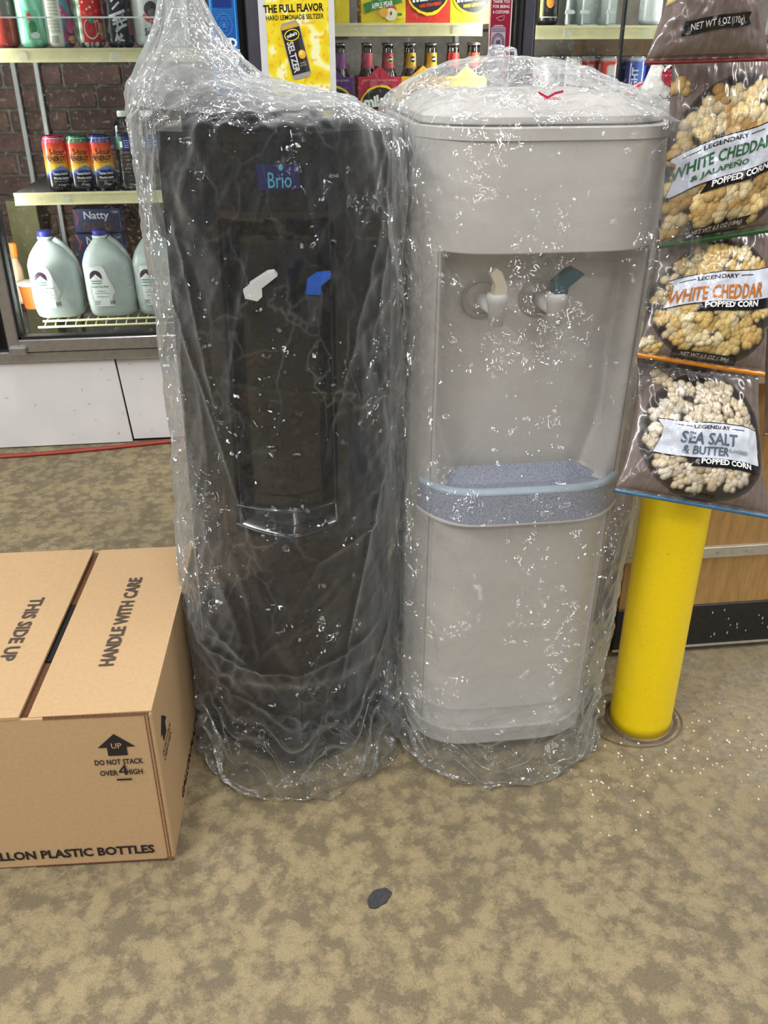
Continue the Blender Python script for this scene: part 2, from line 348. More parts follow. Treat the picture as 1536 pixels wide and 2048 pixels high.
# brick wall at the back of the walk-in cooler
BRICK = mat('dark_brick', (84, 62, 54), .9, var=.35, scale=18, bump=.8, bscale=60)
wb = thing('wall_back', 'dark brick wall behind the cooler shelves', None, (0, 3.5, 0)); wb['kind'] = 'structure'
MB().box(-3, 3.5, .0, .1, 0, 2.3).build('mortar', mat('pale_mortar', (112, 104, 96), .95, var=.2), wb)
bm_me = None; bh, bw = .062, .19
for j in range(17):
    for i in range(8):
        x = -1.32+i*(bw+.01)+(bw/2 if j % 2 else 0); z = .28+j*(bh+.009)
        if bm_me is None:
            o = MB().box(-bw/2, bw/2, -.012, .0, -bh/2, bh/2, bev=.004).build('brick', BRICK, wb); bm_me = o.data
        else:
            o = bpy.data.objects.new('brick', bm_me); COL.objects.link(o); o.parent = wb
        o.location = (x, random.uniform(-.006, 0), z)
DG, DP = 2.72, 2.745
# kick wall under the doors, of white painted boards with a gap between them
kw = thing('wall_front', 'white painted board wall below the cooler doors', None, (0, DP, 0)); kw['kind'] = 'structure'
WH = mat('white_painted_board', (222, 220, 220), .5, var=.05, scale=6, bump=.15, bscale=30)
b = MB()
def slab(b, pts, y0, y1): b.prism(pts, y0, y1)
slab(b, [(-2.2, .003), (-.525, .004), (-.545, .283), (-2.2, .283)], -.012, 0); b.build('panel', WH, kw)
b = MB(); slab(b, [(-.520, .010), (2.6, .012), (2.6, .283), (-.541, .283)], -.004, .006); b.build('panel', WH, kw)
MB().box(-2.3, 2.8, .012, .08, 0, .29).build('backing', DARK, kw)
MB().box(-2.3, 2.8, -.03, .05, .288, .322, bev=.004).build('sill', STEEL, kw)
# scuffs on the kick board
d = Decal()
for k in range(26):
    x = random.uniform(-1.0, -.35); z = random.uniform(.02, .27); l_ = random.uniform(.002, .012); a = random.choice([.1, 1.4, 1.6, 0])
    d.stroke([(x, z), (x+l_*math.cos(a), z+l_*math.sin(a))], .0012, random.choice([(120, 112, 105), (160, 150, 140), (150, 90, 80)]))
d.build('scuff_marks', front(0, -.0125, 0), PRF, kw)
# doors
def door(n, x0, x1, zb=.325, zt=2.0, sl=.035, sr=.035, msl=STEEL, msr=STEEL):
    t = thing('door_%d' % n, 'steel framed glass cooler door', None, (x0, DG, zb)); t['kind'] = 'structure'; W = x1-x0; H = zt-zb
    b = MB(); b.box(0, W, -.02, .025, .0, .038, bev=.003); b.build('bottom_rail', STEEL, t)
    MB().box(0, W, -.02, .025, H-.04, H, bev=.003).build('top_rail', STEEL, t)
    MB().box(0, sl, -.022, .025, 0, H, bev=.003).build('stile', msl, t)
    MB().box(W-sr, W, -.022, .025, 0, H, bev=.003).build('stile', msr, t)
    g = MB(); 
    for a in ((sl, sl+.006, .038, H-.04), (W-sr-.006, W-sr, .038, H-.04)): g.box(a[0], a[1], -.012, .02, a[2], a[3])
    g.box(sl, W-sr, -.012, .02, .038, .046); g.build('gasket', RUBBER, t)
    MB().box(sl+.004, W-sr-.004, -.003, .003, .04, H-.04).build('pane', GLASS, t)
    return t
door(1, -1.72, -.885); door(2, -.845, -.088, sr=.012, msr=RUBBER)
door(3, -.066, .688, sl=.040, sr=.012, msl=STEELD, msr=RUBBER); door(4, .69, 1.45, sl=.03, msl=STEELD)
tr_ = thing('trim_1', 'dark mullions between the cooler doors', None, (0, DG+.03, .32)); tr_['kind'] = 'structure'
for x0, x1 in ((-.885, -.845), (-.1, -.05), (.66, .7), (1.45, 1.49)): MB().box(x0, x1, .0, .03, 0, 1.7).build('mullion', RUBBER, tr_)
hb = MB().box(-.84, -.79, -.035, -.005, -.028, -.006, bev=.003); hb.build('hinge', STEEL, thing('trim_2', 'small steel hinge under the left door', None, (0, DG, .35))); bpy.data.objects['trim_2']['kind'] = 'structure'
tag(MB().box(-2.3, 2.8, 2.7, 2.78, 2.0, 3.0).build('wall_upper', WH), kind='structure', label='white wall above the cooler doors')
tag(MB().box(-2.3, 2.8, 2.76, 3.5, 0, .10).build('floor_cooler', DARK), kind='structure', label='dark floor inside the cooler')
tag(MB().box(-2.3, 2.8, 2.76, 3.5, 2.0, 2.06).build('ceiling_cooler', mat('cooler_ceiling', (150, 150, 148), .7)), kind='structure', label='ceiling inside the cooler')
# lit tubes behind the mullions of the cooler
TUBE = emis('tube_light', (255, 255, 250), 46)
for x, lb in ((-.825, 'lit white tube at the left end of the energy drink door'), (.628, 'lit white tube beside the red thank you sign'), (1.33, 'lit white tube in the right hand cooler door')):
    t = thing('light_tube', lb, 'light', (x, 2.80, .12)); MB().lathe([(.012, 0), (.012, 1.8)], n=12).build('tube', TUBE, t, True)
    MB().box(-.016, .016, -.014, -.011, 0, 1.85).build('bracket', STEEL, t)

# ================================================================== COOLER SHELVES
def shelf(x0, x1, z, h, label, tags=3, y0=2.825, dp=.45):
    t = thing('cooler_shelf', label, 'shelf', ((x0+x1)/2, y0, z-.006)); W = (x1-x0)/2
    MB().box(-W, W, 0, dp, -.008, 0).build('shelf_deck', mat('shelf_deck', (62, 58, 54), .6), t)
    MB().box(-W, W, -.008, 0, -h, .0, bev=.0015).build('price_strip', CREAM, t)
    MB().box(-W, W, -.0105, -.008, -.006, .001).box(-W, W, -.0105, -.008, -h, -h+.004).build('strip_lip', CREAM, t)
    for k in range(tags):
        x = -W+(k+.6)*2*W/tags; MB().box(x, x+.022, -.0095, -.008, -h+.006, -.008).build('price_tag', mat('price_tag', (235, 232, 210), .4), t)
    return t
UPM = mat('upright_steel', (150, 150, 148), .4, .6)
for x, lb in ((-.875, 'grey steel shelf upright at the left behind the energy drink shelf'), (-.80, 'grey steel shelf upright beside the brick wall'), (.645, 'grey steel shelf upright behind the red sign')):
    o = MB().box(-.008, .008, 0, .02, 0, 1.85, bev=.002).build('shelf_upright', UPM); o.location = (x, 3.45, .11); tag(o, lb, 'upright')
zA = at(150, 92, 2.83).z; zB = at(150, 379, 2.83).z; zC = at(780, 42, 2.83).z; zD = at(760, 246, 2.83).z; zE = at(1150, 47, 2.83).z
shelf(-.84, -.10, zA, .034, 'cream fronted shelf under the row of tall soda cans')
shelf(at(28, 380, 2.83).x, -.10, zB, .034, 'cream fronted shelf under the energy drink cans')
shelf(-.05, .60, zC, .032, 'cream fronted shelf under the upper row of lemonade cartons')
shelf(-.05, .60, zD, .030, 'cream fronted shelf under the lower row of bottle carriers')
shelf(.70, 1.40, zE, .034, 'cream fronted shelf holding the empty white pusher lanes')
zF = at(1215, 195, 2.9).z
t = shelf(.70, 1.40, zF, .03, 'shelf under the red and blue beer cans', dp=.62)
zJ = at(200, 634, 2.83).z
t = thing('wire_shelf', 'cream wire shelf carrying the gallon water jugs', 'shelf', (-.45, 2.82, zJ))
b = MB(); b.tube([(-.31, 0, -.005), (.35, 0, -.005)], .0035).tube([(-.325, -.01, -.021), (.35, -.01, -.021)], .0035); b.build('front_rail', WIRE, t, True)
b = MB(); b.tube([(-.31, .2, -.005), (.35, .2, -.005)], .003).tube([(-.31, .4, -.005), (.35, .4, -.005)], .003); b.build('cross_rail', WIRE, t, True)
for i in range(22):
    x = -.305+i*.031; MB().tube([(x, -.008, -.02), (x+.004, .004, -.006), (x+.004, .42, -.004)], .0022, 5).build('wire', WIRE, t, True)

# acrylic guard in front of the tall cans
t = thing('shelf_guard', 'clear acrylic guard strip in front of the tall cans', 'guard', (-.45, 2.79, zA)); g1 = glassy('acrylic', (.93, .95, .95), .8, .03)
MB().box(-.34, .34, 0, .003, 0, .068).build('guard_panel', g1, t); MB().box(-.34, .34, -.001, .004, .066, .070).build('guard_edge', mat('bright_acrylic_edge', (235, 238, 238), .2), t)

# ================================================================== CANS
def can(label, x, y, z, r, h, colf, dec=None, lid=(205, 205, 208), group=None, rz=0, nn=40, nh=30, dm=None, cat='can', m=None):
    t = thing('drink_can', label, cat, (x, y, z), rz, group)
    prof = [(r*.74, 0), (r*.86, .003), (r*.985, .010), (r, .014)]+[(r, .014+(h-.034)*k/nh) for k in range(1, nh+1)]+[(r*.985, h-.016), (r*.9, h-.008), (r*.84, h-.004)]
    V = []; C = []
    for rr, zz in prof:
        for i in range(nn):
            a = 2*PI*i/nn-PI; V.append((rr*math.sin(a), -rr*math.cos(a), zz)); C.append(lin(colf(a, zz/h)))
    F = [(j*nn+i, j*nn+(i+1) % nn, (j+1)*nn+(i+1) % nn, (j+1)*nn+i) for j in range(len(prof)-1) for i in range(nn)]; F.append(tuple(range(nn))[::-1])
    mk('can_body', V, F, m or PRC, t, True, vcol=C)
    MB().lathe([(r*.85, h-.005), (r*.86, h), (r*.82, h+.0005), (r*.80, h-.004), (0.001, h-.004)], n=nn).build('lid', mat('lid_tint', lid, .3, .8) if lid != (205, 205, 208) else SILVER, t, True)
    if dec: dec.build('can_print', cyl(r), dm or PR, t, sub=.010)
    return t
def mixc(a, b, t): t = max(0, min(1, t)); return tuple(a[i]+(b[i]-a[i])*t for i in range(3))
def energy(a, v):
    if v > .93: return (205, 205, 210)
    wave = .33+.07*math.cos(a*1.6-.3)
    if v < wave-.055: return (26, 24, 28)
    if v < wave: return (50, 58, 130)
    if v < wave+.05+.012*math.sin(a*3): return (120, 140, 190)
    q = (v-wave-.05)/.46; return mixc((252, 208, 60), (246, 130, 50), q*2) if q < .5 else mixc((246, 130, 50), (230, 62, 44), q*2-1)
hE = .150; rE = .0335
for k, (px, lidc, lb) in enumerate(((122, (200, 60, 90), 'red and orange energy drink can with pink rim, leftmost of the three'), (168, (60, 120, 80), 'red and orange energy drink can with green rim, in the middle'), (212, (50, 60, 130), 'red and orange energy drink can with blue rim, beside the water bottle'))):
    p = at(px, 376, 2.864); d = Decal()
    d.text('5-hour', .004, .108, .044, .017, (30, 16, 18), .01, rot=.0); d.text('ENERGY', .002, .090, .050, .014, (30, 16, 18), .03)
    d.text('EXTRA STRENGTH', .003, .0795, .040, .004, (110, 60, 20), .02)
    d.text('Tastes better', .006, .049, .044, .0075, (240, 240, 240), .02); d.text('Works better', .006, .037, .044, .0075, (240, 240, 240), .02)
    d.text('Tastes great in every size', .006, .0285, .044, .0032, (230, 230, 230), .0); d.text('0 Sugar', .006, .018, .022, .007, (220, 220, 220), .0)
    d.stroke([(-.030, .09), (-.026, .102), (-.028, .094), (-.024, .086)], .003, (40, 16, 16))
    can(lb, p.x, 2.864, zB-.005, rE, hE, lambda a, v, L_=lidc: (L_ if .885 < v < .955 else energy(a, v)), d, lidc, 'energy drink cans on the middle shelf', rz=.24)
# tall soda cans on the upper shelf
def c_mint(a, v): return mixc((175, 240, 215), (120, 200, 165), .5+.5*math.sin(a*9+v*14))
def c_nut(a, v):
    if a > .25: return mixc((200, 60, 120), (70, 160, 170), .5+.5*math.sin(v*22+a*4))
    return (226, 224, 214)
def c_mel(a, v):
    if v < .06: return (30, 30, 30) if (int(a*22)+int(v*140)) % 2 else (235, 235, 225)
    if a < -.5: return mixc((214, 226, 214), (110, 160, 120), .5+.5*math.sin(v*40))
    return (214, 42, 38)
def c_blk(a, v): return (34, 33, 38) if a > -1 else (60, 60, 64)
def c_swe(a, v): return (224, 224, 222)
def c_dull(a, v): return (120, 110, 104) if v > .4 else (180, 60, 50)
rT = .0375; hT = .20
d1 = Decal(); d1.rect(-.012, .022, .02, .09, (120, 190, 150), 4, 2); d1.ell(.004, .05, .010, .016, (60, 140, 90)); d1.ell(.008, .03, .012, .008, (230, 240, 235)); d1.ell(-.002, .075, .006, .01, (200, 70, 80))
d2 = Decal(); d2.rect(-.03, .004, .035, .16, (196, 192, 180), 6, 2)
for k in range(14): d2.rect(-.028, .002, .04+k*.008, .042+k*.008, (150, 146, 136), 4)
for k in range(6): d2.rect(-.024, -.004, .012+k*.003, .0135+k*.003, (90, 88, 84), 4)
d2.ell(.028, .05, .012, .016, (206, 70, 130)); d2.ell(.030, .02, .010, .01, (220, 150, 90))
d3 = Decal(); d3.ell(.004, .046, .019, .026, (244, 236, 224)); d3.ell(.004, .047, .017, .023, (200, 26, 30)); d3.poly([(-.006, .068), (.006, .078), (.016, .068), (.006, .056)], (60, 130, 80)); d3.ell(.022, .05, .006, .018, (240, 230, 225)); d3.ell(.021, .05, .004, .015, (205, 40, 40)); d3.rect(.028, .044, .02, .06, (190, 170, 90), 4)
for k in range(5): d3.ell(-.02+k*.009, .10+.01*math.sin(k*2), .0025, .003, (240, 200, 190))
d4 = Decal()
for k in range(9): d4.stroke([(-.03+random.random()*.02, .02+k*.018), (.005+random.random()*.02, .03+k*.02)], .004+.004*random.random(), (196, 196, 204))
d4.text('AL', -.004, .025, .026, .02, (205, 205, 210), .04); d4.text('ZL', .0, .06, .03, .028, (205, 205, 210), .05, rot=.4); d4.rect(.022, .04, .03, .07, (120, 70, 70), 4)
d5 = Decal(); d5.ell(.012, .092, .020, .020, (70, 66, 64)); d5.ell(.014, .084, .012, .01, (120, 116, 112)); d5.stroke([(-.012, .078), (0, .068), (.02, .062), (.034, .064)], .011, (214, 66, 50)); d5.text('PEACH', .014, .064, .02, .004, (240, 220, 210), .02); d5.text('Sweet', .008, .038, .040, .018, (40, 38, 38), .015)
for px, f, dd, lb in ((12, c_dull, None, 'dim grey can with red patch at the far left of the upper shelf'), (70, c_mint, d1, 'pale mint green tall can washed out by the lit tube'), (124, c_nut, d2, 'tall can with white nutrition panel and a pink and teal side'), (184, c_mel, d3, 'tall red watermelon drink can with checkered base'), (243, c_blk, d4, 'tall black can with slanted silver lettering'), (300, c_swe, d5, 'tall white sweet tea can with red banner, half behind the plastic cover'), (355, c_swe, None, 'tall white can behind the gathered neck of the plastic cover')):
    p = at(px, 90, 2.87); can(lb, p.x, 2.87, zA-.004, rT, hT, f, dd, rz=.18)
    
# cans in the right hand door
p = at(1093, 35, 2.9)
d = Decal(); d.ell(.0, .06, .012, .016, (230, 150, 50)); d.rect(-.03, .03, .02, .0225, (210, 200, 180), 8); d.rect(-.03, -.022, .02, .12, (200, 190, 90), 2)
can('black can with orange badge beside the white pusher lanes', p.x, 2.9, zE-.004, .033, .16, lambda a, v: (30, 28, 30), d)
p = at(1300, 30, 2.9); can('white and teal can to the right of the pusher lanes', p.x, 2.9, zE-.004, .033, .16, lambda a, v: (120, 190, 200) if v > .55 and a < 0 else (222, 226, 226))
PW = mat('white_pusher_plastic', (206, 212, 210), .35)
for px in (1135, 1165, 1217):
    p = at(px, 40, 2.86); t = thing('pusher_lane', {1135: 'white plastic pusher lane nearest the black can', 1165: 'middle white plastic pusher lane, empty', 1217: 'white plastic pusher lane nearest the dark divider'}[px], 'lane', (p.x, 2.86, zE-.005), 0, 'pusher lanes in the right hand door')
    MB().prism([(-.010, .03), (.016, .03), (.018, .034), (.013, .04), (-.008, .04)], -.01, 0).build('front_stop', PW, t)
    MB().box(0, .003, 0, .40, 0, .10).build('divider', PW, t); MB().box(.004, .030 if px < 1150 else .046, .06, .075, .004, .16, bev=.004).build('pusher_plate', PW, t); MB().box(0, .030 if px < 1150 else .046, 0, .4, 0, .003).build('lane_floor', PW, t)
tb = MB().box(-.003, .003, 0, .02, 0, .36).build('black_divider', RUBBER); tb.location = (at(1243, 100, 2.76).x, 2.76, .95); tag(tb, 'thin black vertical divider between red and blue cans behind the glass', 'divider')
def c_red(a, v):
    if v > .93: return (210, 210, 214)
    if v > .80: return (214, 44, 34)
    return (218, 52, 40) if (a+.4) % 1.6 > .75 else (226, 224, 220)
def c_blue(a, v): return (210, 210, 214) if v > .93 else (mixc((38, 52, 150), (90, 120, 205), .5+.5*math.cos(a*4)))
def c_wb(a, v): return (210, 212, 216) if v > .9 else ((232, 234, 238) if (a*1.3+v*3) % 1.7 > .35 else (170, 50, 60))
hC = .118; rC = .0315
first = {}
def canrow(key, px, y, f, n, lb, group, dec=None, dx=0):
    p = at(px, 150, 2.92)
    for k in range(n):
        yy = y+k*.0665; xx = p.x+k*dx
        if k == 0:
            t = can(lb+', front of its lane', xx, yy, zF-.005, rC, hC, f, dec, group=group, nn=24, nh=10); first[key] = t
        else:
            r_ = first[key].copy(); COL.objects.link(r_); r_.location = (xx, yy, zF-.005); r_['label'] = lb+', %s from the front' % ('second', 'third', 'fourth', 'fifth', 'sixth')[k-1]
            for ch in list(first[key].children):
                if ch.name.startswith('can_print'): continue
                c = ch.copy(); COL.objects.link(c); c.parent = r_
dr = Decal()
for k in range(5): dr.rect(-.018, .018, .03+k*.008, .033+k*.008, (150, 150, 150), 4)
canrow('r1', 1215, 2.92, c_red, 5, 'red and white beer can, right lane', 'red beer cans', dr)
canrow('r2', 1178, 2.95, c_red, 5, 'red and white beer can, left lane', 'red beer cans')
canrow('w1', 1137, 2.90, c_wb, 5, 'white beer can with red print, right lane', 'white beer cans')
canrow('w2', 1098, 2.90, c_wb, 5, 'white beer can with red print, left lane', 'white beer cans')
dl = Decal(); dl.text('LIGHT', -.012, .05, .075, .020, (235, 238, 245), .03, rot=PI/2)
canrow('b1', 1270, 2.92, c_blue, 4, 'blue beer can, lane right of the black divider', 'blue beer cans', dl)
canrow('b2', 1310, 2.92, c_blue, 4, 'blue beer can, lane nearest the snack bags', 'blue beer cans')
t = thing('shipping_carton', 'brown shipping carton in the back of the right hand door', 'box', (1.22, 3.30, zF-.006)); MB().box(-.16, .16, 0, .13, 0, .20, bev=.003).build('carton_body', mat('brown_carton', (150, 122, 92), .8, var=.12), t); MB().box(-.18, .16, -.001, 0, .095, .10).build('tape', mat('brown_tape', (170, 146, 110), .4), t)

# ================================================================== WATER BOTTLE, JUGS, LEFT SHELF
CLR = glassy('clear_plastic', (.86, .90, .90), 1.6, .12); 
def bottle_water(px, lb):
    p = at(px, 376, 2.866); t = thing('water_bottle', lb, 'bottle', (p.x, 2.866, zB-.005)); prof = []
    for k in range(61):
        z = .20*k/60; r = .033
        if z < .008: r = .028+.005*z/.008
        elif z < .120: r = .033+.0012*math.sin(z*2*PI/.011)
        elif z < .145: r = .0335
        else: r = .033*(1-((z-.145)/.055)**1.6)+.0125
        prof.append((min(r, .034), z))
    MB().lathe(prof, n=32).build('bottle_body', CLR, t, True)
    m2 = mat('bottle_water', (200, 214, 210), .2); 
    MB().lathe([(.014, .198), (.0155, .199), (.0155, .212), (.0145, .214)], n=24).build('cap', mat('white_cap', (236, 236, 234), .4), t, True)
    V = []; C = []; nn = 40
    for z in (.112, .122, .132, .142, .147):
        for i in range(nn):
            a = 2*PI*i/nn-PI; V.append((.0345*math.sin(a), -.0345*math.cos(a), z)); C.append(lin((44, 56, 140)) if abs(a+.6) > .3 else lin((60, 120, 70)))
    mk('bottle_label', V, [(j*nn+i, j*nn+(i+1) % nn, (j+1)*nn+(i+1) % nn, (j+1)*nn+i) for j in range(4) for i in range(nn)], PR, t, True, vcol=C)
    d = Decal(); d.rect(-.014, -.006, .118, .134, (232, 236, 236), 2); 
    for k in range(4): d.rect(-.002, .012, .117+k*.006, .119+k*.006, (190, 196, 230), 3)
    d.text('C', .021, .128, .008, .014, (235, 240, 245), .04); d.build('label_print', cyl(.0347), PR, t, sub=.008)
bottle_water(264, 'clear ribbed water bottle with blue label and white cap')
bottle_water(308, 'clear water bottle seen through the edge of the plastic cover')
JUG = mat('jug_plastic', (196, 206, 204), .3, var=.03); _, _nt, _b, _o = JUG, JUG.node_tree, JUG.node_tree.nodes['Principled BSDF'], None
_b.inputs['Transmission Weight'].default_value = 0; _b.inputs['Subsurface Weight'].default_value = .6; _b.inputs['Subsurface Radius'].default_value = (.05, .06, .06); _b.inputs['Subsurface Scale'].default_value = .5
def jug(px, lb):
    p = at(px, 632, 2.90); t = thing('water_jug', lb, 'jug', (p.x, 2.90, zJ), 0, 'gallon water jugs on the wire shelf')
    W, H_ = .0765, .250; rings = []
    prof = [(0, .80, .80, 0), (.006, .9, .9, 0), (.02, .96, .96, 0), (.06, 1, 1, 0), (.13, 1, 1, 0), (.158, .99, .97, -.002), (.172, .93, .93, -.004), (.190, .78, .78, -.009), (.206, .58, .6, -.014), (.220, .38, .42, -.018), (.228, .27, .3, -.019), (.236, .25, .27, -.019), (.240, .25, .27, -.019)]
    nn = 40; V = []
    for z, sx, sy, ox in prof:
        n_ = 4.5-2.4*max(0, (z-.15)/.09)
        for i in range(nn):
            a = 2*PI*i/nn; c, s = math.cos(a), math.sin(a)
            x = math.copysign(abs(c)**(2/n_), c)*W*sx; y = math.copysign(abs(s)**(2/n_), s)*W*sy
            if z > .05 and z < .20 and x > 0: y *= 1-.35*(x/W)*min(1, (z-.05)/.05)*min(1, (.2-z)/.03); x *= 1-.16*max(0, (z-.08)/.12)
            V.append((x+ox, y, z))
    F = [(j*nn+i, j*nn+(i+1) % nn, (j+1)*nn+(i+1) % nn, (j+1)*nn+i) for j in range(len(prof)-1) for i in range(nn)]+[tuple(range(nn))[::-1]]
    mk('jug_body', V, F, JUG, t, True)
    MB().tube([(.004, .0, .228), (.026, .0, .212), (.046, .0, .186), (.058, .0, .155), (.066, 0, .12), (.066, 0, .08)], .0115, 10).build('jug_handle', JUG, t, True)
    MB().lathe([(.019, .238), (.0215, .240), (.0215, .252), (.019, .2555)], cx=-.019, n=28).build('cap', mat('blue_cap', (52, 54, 150), .4), t, True)
    MB().lathe([(.0225, .232), (.0235, .234), (.0225, .238)], cx=-.019, n=24).build('neck_ring', mat('white_ring', (225, 230, 230), .4), t, True)
    d = Decal(); LB = (246, 248, 246)
    d.poly([(-.052, .150), (-.018, .155), (-.008, .148), (.016, .080), (.028, .036), (.022, .030), (-.036, .030), (-.045, .033), (-.052, .10)], LB)
    arc = [(-.034+.0185*math.cos(a), .122+.019*math.sin(a)) for a in [PI*k/12 for k in range(13)]]; d.poly(arc+[(-.0525, .115), (-.0155, .115)][:0], (66, 40, 70)) if 0 else d.poly([(-.0155, .114)]+arc+[(-.0525, .114)], (66, 40, 70))
    d.poly([(-.054, .112), (-.040, .124), (-.034, .130), (-.028, .124), (-.014, .112)], LB)
    for yy in (.108, .101): d.stroke([(-.050+.004*k, yy+.0012*(k % 2)) for k in range(9)], .0025, (40, 130, 110))
    d.text('Country Time Road', -.026, .091, .052, .008, (50, 50, 56), .01, shear=.2); d.text('PREMIUM', -.022, .078, .026, .003, (110, 116, 120)); d.text('SPRING WATER', -.022, .071, .042, .0032, (110, 116, 120))
    d.text('From Nature to You', -.020, .061, .036, .004, (70, 74, 80)); 
    for k in range(5): d.rect(-.047, -.047+.012+.012*random.random(), .036+k*.0028, .0372+k*.0028, (80, 84, 90))
    for k in range(9): d.rect(.000+k*.0017, .0009+k*.0017, .037, .049, (60, 64, 70))
    def fn(x, y, o):
        k = abs(x)/W; yy = -W*(1-k**4.5)**(1/4.5); 
        if x > 0: yy *= 1-.35*(x/W)
        return (x, yy-.0012-o, y+.005)
    d.build('jug_label', fn, PR, t, sub=.012)
jug(130, 'gallon water jug with blue cap, leftmost on the wire shelf'); jug(235, 'gallon water jug with blue cap, second from the left'); jug(331, 'gallon water jug half hidden by the plastic cover')
# cartons behind the jugs
t = thing('shipping_carton', 'brown shipping carton with black up arrow behind the jugs', 'box', (-.46, 3.18, zJ)); MB().box(-.17, .25, .0, .25, 0, .30, bev=.003).build('carton_body', mat('dim_brown_carton', (104, 72, 52), .85, var=.15), t)
x = at(264, 430, 3.18).x+.46; d = Decal(); d.poly([(x-.018, .24), (x, .262), (x+.018, .24), (x+.008, .24), (x+.008, .22), (x-.008, .22), (x-.008, .24)], (20, 16, 16)); d.build('arrow_print', front(0, 0, 0), PRF, t)
for k, (z_, lb) in enumerate(((0, 'dark blue beer carton, lower one behind the second jug'), (.088, 'dark blue beer carton stacked above the second jug'), )):
    zz = at(200, 500, 3.12).z if k == 0 else at(200, 458, 3.12).z; p = at(200 if k else 198, 450, 3.12)
    t = thing('beer_carton', lb, 'carton', (p.x, 3.08, zJ if k == 0 else zJ+.215)); hh = .21 if k == 0 else .075
    MB().box(-.075, .075, 0, .08, 0, hh, bev=.002).build('carton_body', mat('blue_carton', (44, 54, 100), .5, var=.15), t)
    d = Decal(); d.text('Natty', .0, hh-.024, .08, .032, (225, 225, 235), .02); d.text('DADDY', .01, hh-.056, .115, .026, (96, 66, 56), .05); d.text('12pk', .062, hh-.012, .02, .010, (190, 195, 215), .02); d.stroke([(-.07, hh-.002), (-.060, hh-.03), (-.066, hh-.05)], .004, (200, 70, 50)); d.build('carton_print', front(0, 0, 0), PRF, t)
# odds and ends at the left of the lower shelf
p = at(42, 590, 3.05); t = thing('juice_bottle', 'slim bottle with orange cap at the left of the jugs', 'bottle', (p.x, 3.05, zJ)); MB().lathe([(.020, 0), (.022, .01), (.022, .11), (.012, .14), (.012, .15)], n=20).build('bottle_body', mat('pale_juice', (176, 150, 120), .3), t, True); MB().lathe([(.014, .148), (.016, .15), (.016, .19), (.013, .194)], n=20).build('cap', mat('orange_cap', (216, 120, 40), .4), t, True)
p = at(76, 640, 2.98); t = thing('orange_tub', 'orange tub half hidden behind the leftmost jug', 'tub', (p.x, 2.98, zJ)); MB().lathe([(.03, 0), (.032, .004), (.040, .075), (.042, .078)], n=24).build('tub_body', mat('orange_tub', (214, 96, 36), .4), t, True); MB().lathe([(.043, .076), (.044, .078), (.044, .084), (.02, .085)], n=24).build('lid', mat('tub_lid', (222, 214, 200), .4), t, True)
t = thing('shelf_box', 'yellowish flat carton leaning at the left end of the cooler', 'box', (at(62, 520, 3.3).x, 3.3, .1)); MB().box(-.05, .05, 0, .06, 0, .58, bev=.002).build('carton_body', mat('yellow_panel', (112, 106, 70), .7, var=.15), t)

# ================================================================== LEMONADE CARTONS AND BOTTLES
YEL, BLK = (246, 214, 40), (34, 30, 30)
def badge(d, cx, cy, w, h, flav, fc, tw=1):
    d.ell(cx, cy, w, h, (250, 214, 46), 40, .08, .06, p=1.12); d.ell(cx, cy, w*.92, h*.85, BLK, 40, .08, .04, p=1.12)
    d.text("mike's", cx, cy+h*.10, w*1.62*tw, h*.72, (246, 246, 244), .05, rot=.12); d.text('HARD '+flav, cx+w*.1, cy-h*.46, w*1.1, h*.17, fc, .03, rot=.12)
def carton(label, px, py, zz, h, base, top, flav, fc, Y=2.87, gable=True, w=.064, line='NOBODY MAKES LEMONADE LIKE MIKE\'S', extra=None, up=0):
    p = at(px, py, Y); t = thing('bottle_carton', label, 'carton', (p.x, Y, zz)); D_ = .134
    poly = [(-w, 0), (w, 0), (w, h)]+([(w*.55, h), (0, h+.028), (-w*.55, h)] if gable else [])+[(-w, h)]
    cm = mat('carton_card', base, .45, var=.08)
    MB().prism(poly, 0, .003).build('front_panel', cm, t)
    MB().box(-w, -w+.003, .003, D_, 0, h*(.9 if gable else 1)).box(w-.003, w, .003, D_, 0, h*(.9 if gable else 1)).box(-w, w, D_-.003, D_, 0, h).box(-w, w, .003, D_, 0, .003).build('carton_sides', cm, t)
    if gable: MB().box(-.002, .002, .003, D_, 0, h+.026).build('handle_panel', cm, t)
    else: MB().box(-w, w, .003, D_, h-.003, h).build('carton_top', cm, t)
    d = Decal()
    for k in range(10): d.ell(random.uniform(-w*.8, w*.8), random.uniform(h*.1, h*.95), random.uniform(.006, .014), random.uniform(.006, .012), mixc(base, top, random.uniform(.15, .6)), 14)
    if extra: extra(d, w, h)
    else:
        d.text(line, 0, h-.010, w*1.6, .006, mixc(base, (255, 255, 240), .55) if base[1] < 120 else (150, 120, 30), .02)
        badge(d, 0, h*.47+up, w*.92, h*.36, flav, fc)
        if gable: d.stroke([(0, 0), (0, h+.02)], .0012, mixc(base, (0, 0, 0), .5))
    d.build('carton_print', front(0, 0, 0), PR, t); return t
cz = zD-.005; hCn = at(760, 153, 2.87).z-cz
carton('purple black cherry bottle carton beside the poster', 666, 240, cz, hCn, (92, 40, 122), (140, 80, 160), 'BLACK CHERRY', (180, 130, 200))
carton('red raspberry lemonade bottle carton in the lower row', 760, 240, cz, hCn, (196, 40, 72), (236, 120, 140), 'RASPBERRY', (220, 70, 70))
carton('golden peach lemonade bottle carton left of the white cooler', 845, 240, cz, hCn, (240, 184, 34), (240, 120, 50), 'PEACH', (240, 180, 60))
carton('yellow bottle carton seen through the top of the plastic cover', 930, 240, cz, hCn, (244, 214, 50), (240, 150, 50), 'LEMONADE', (240, 200, 60))
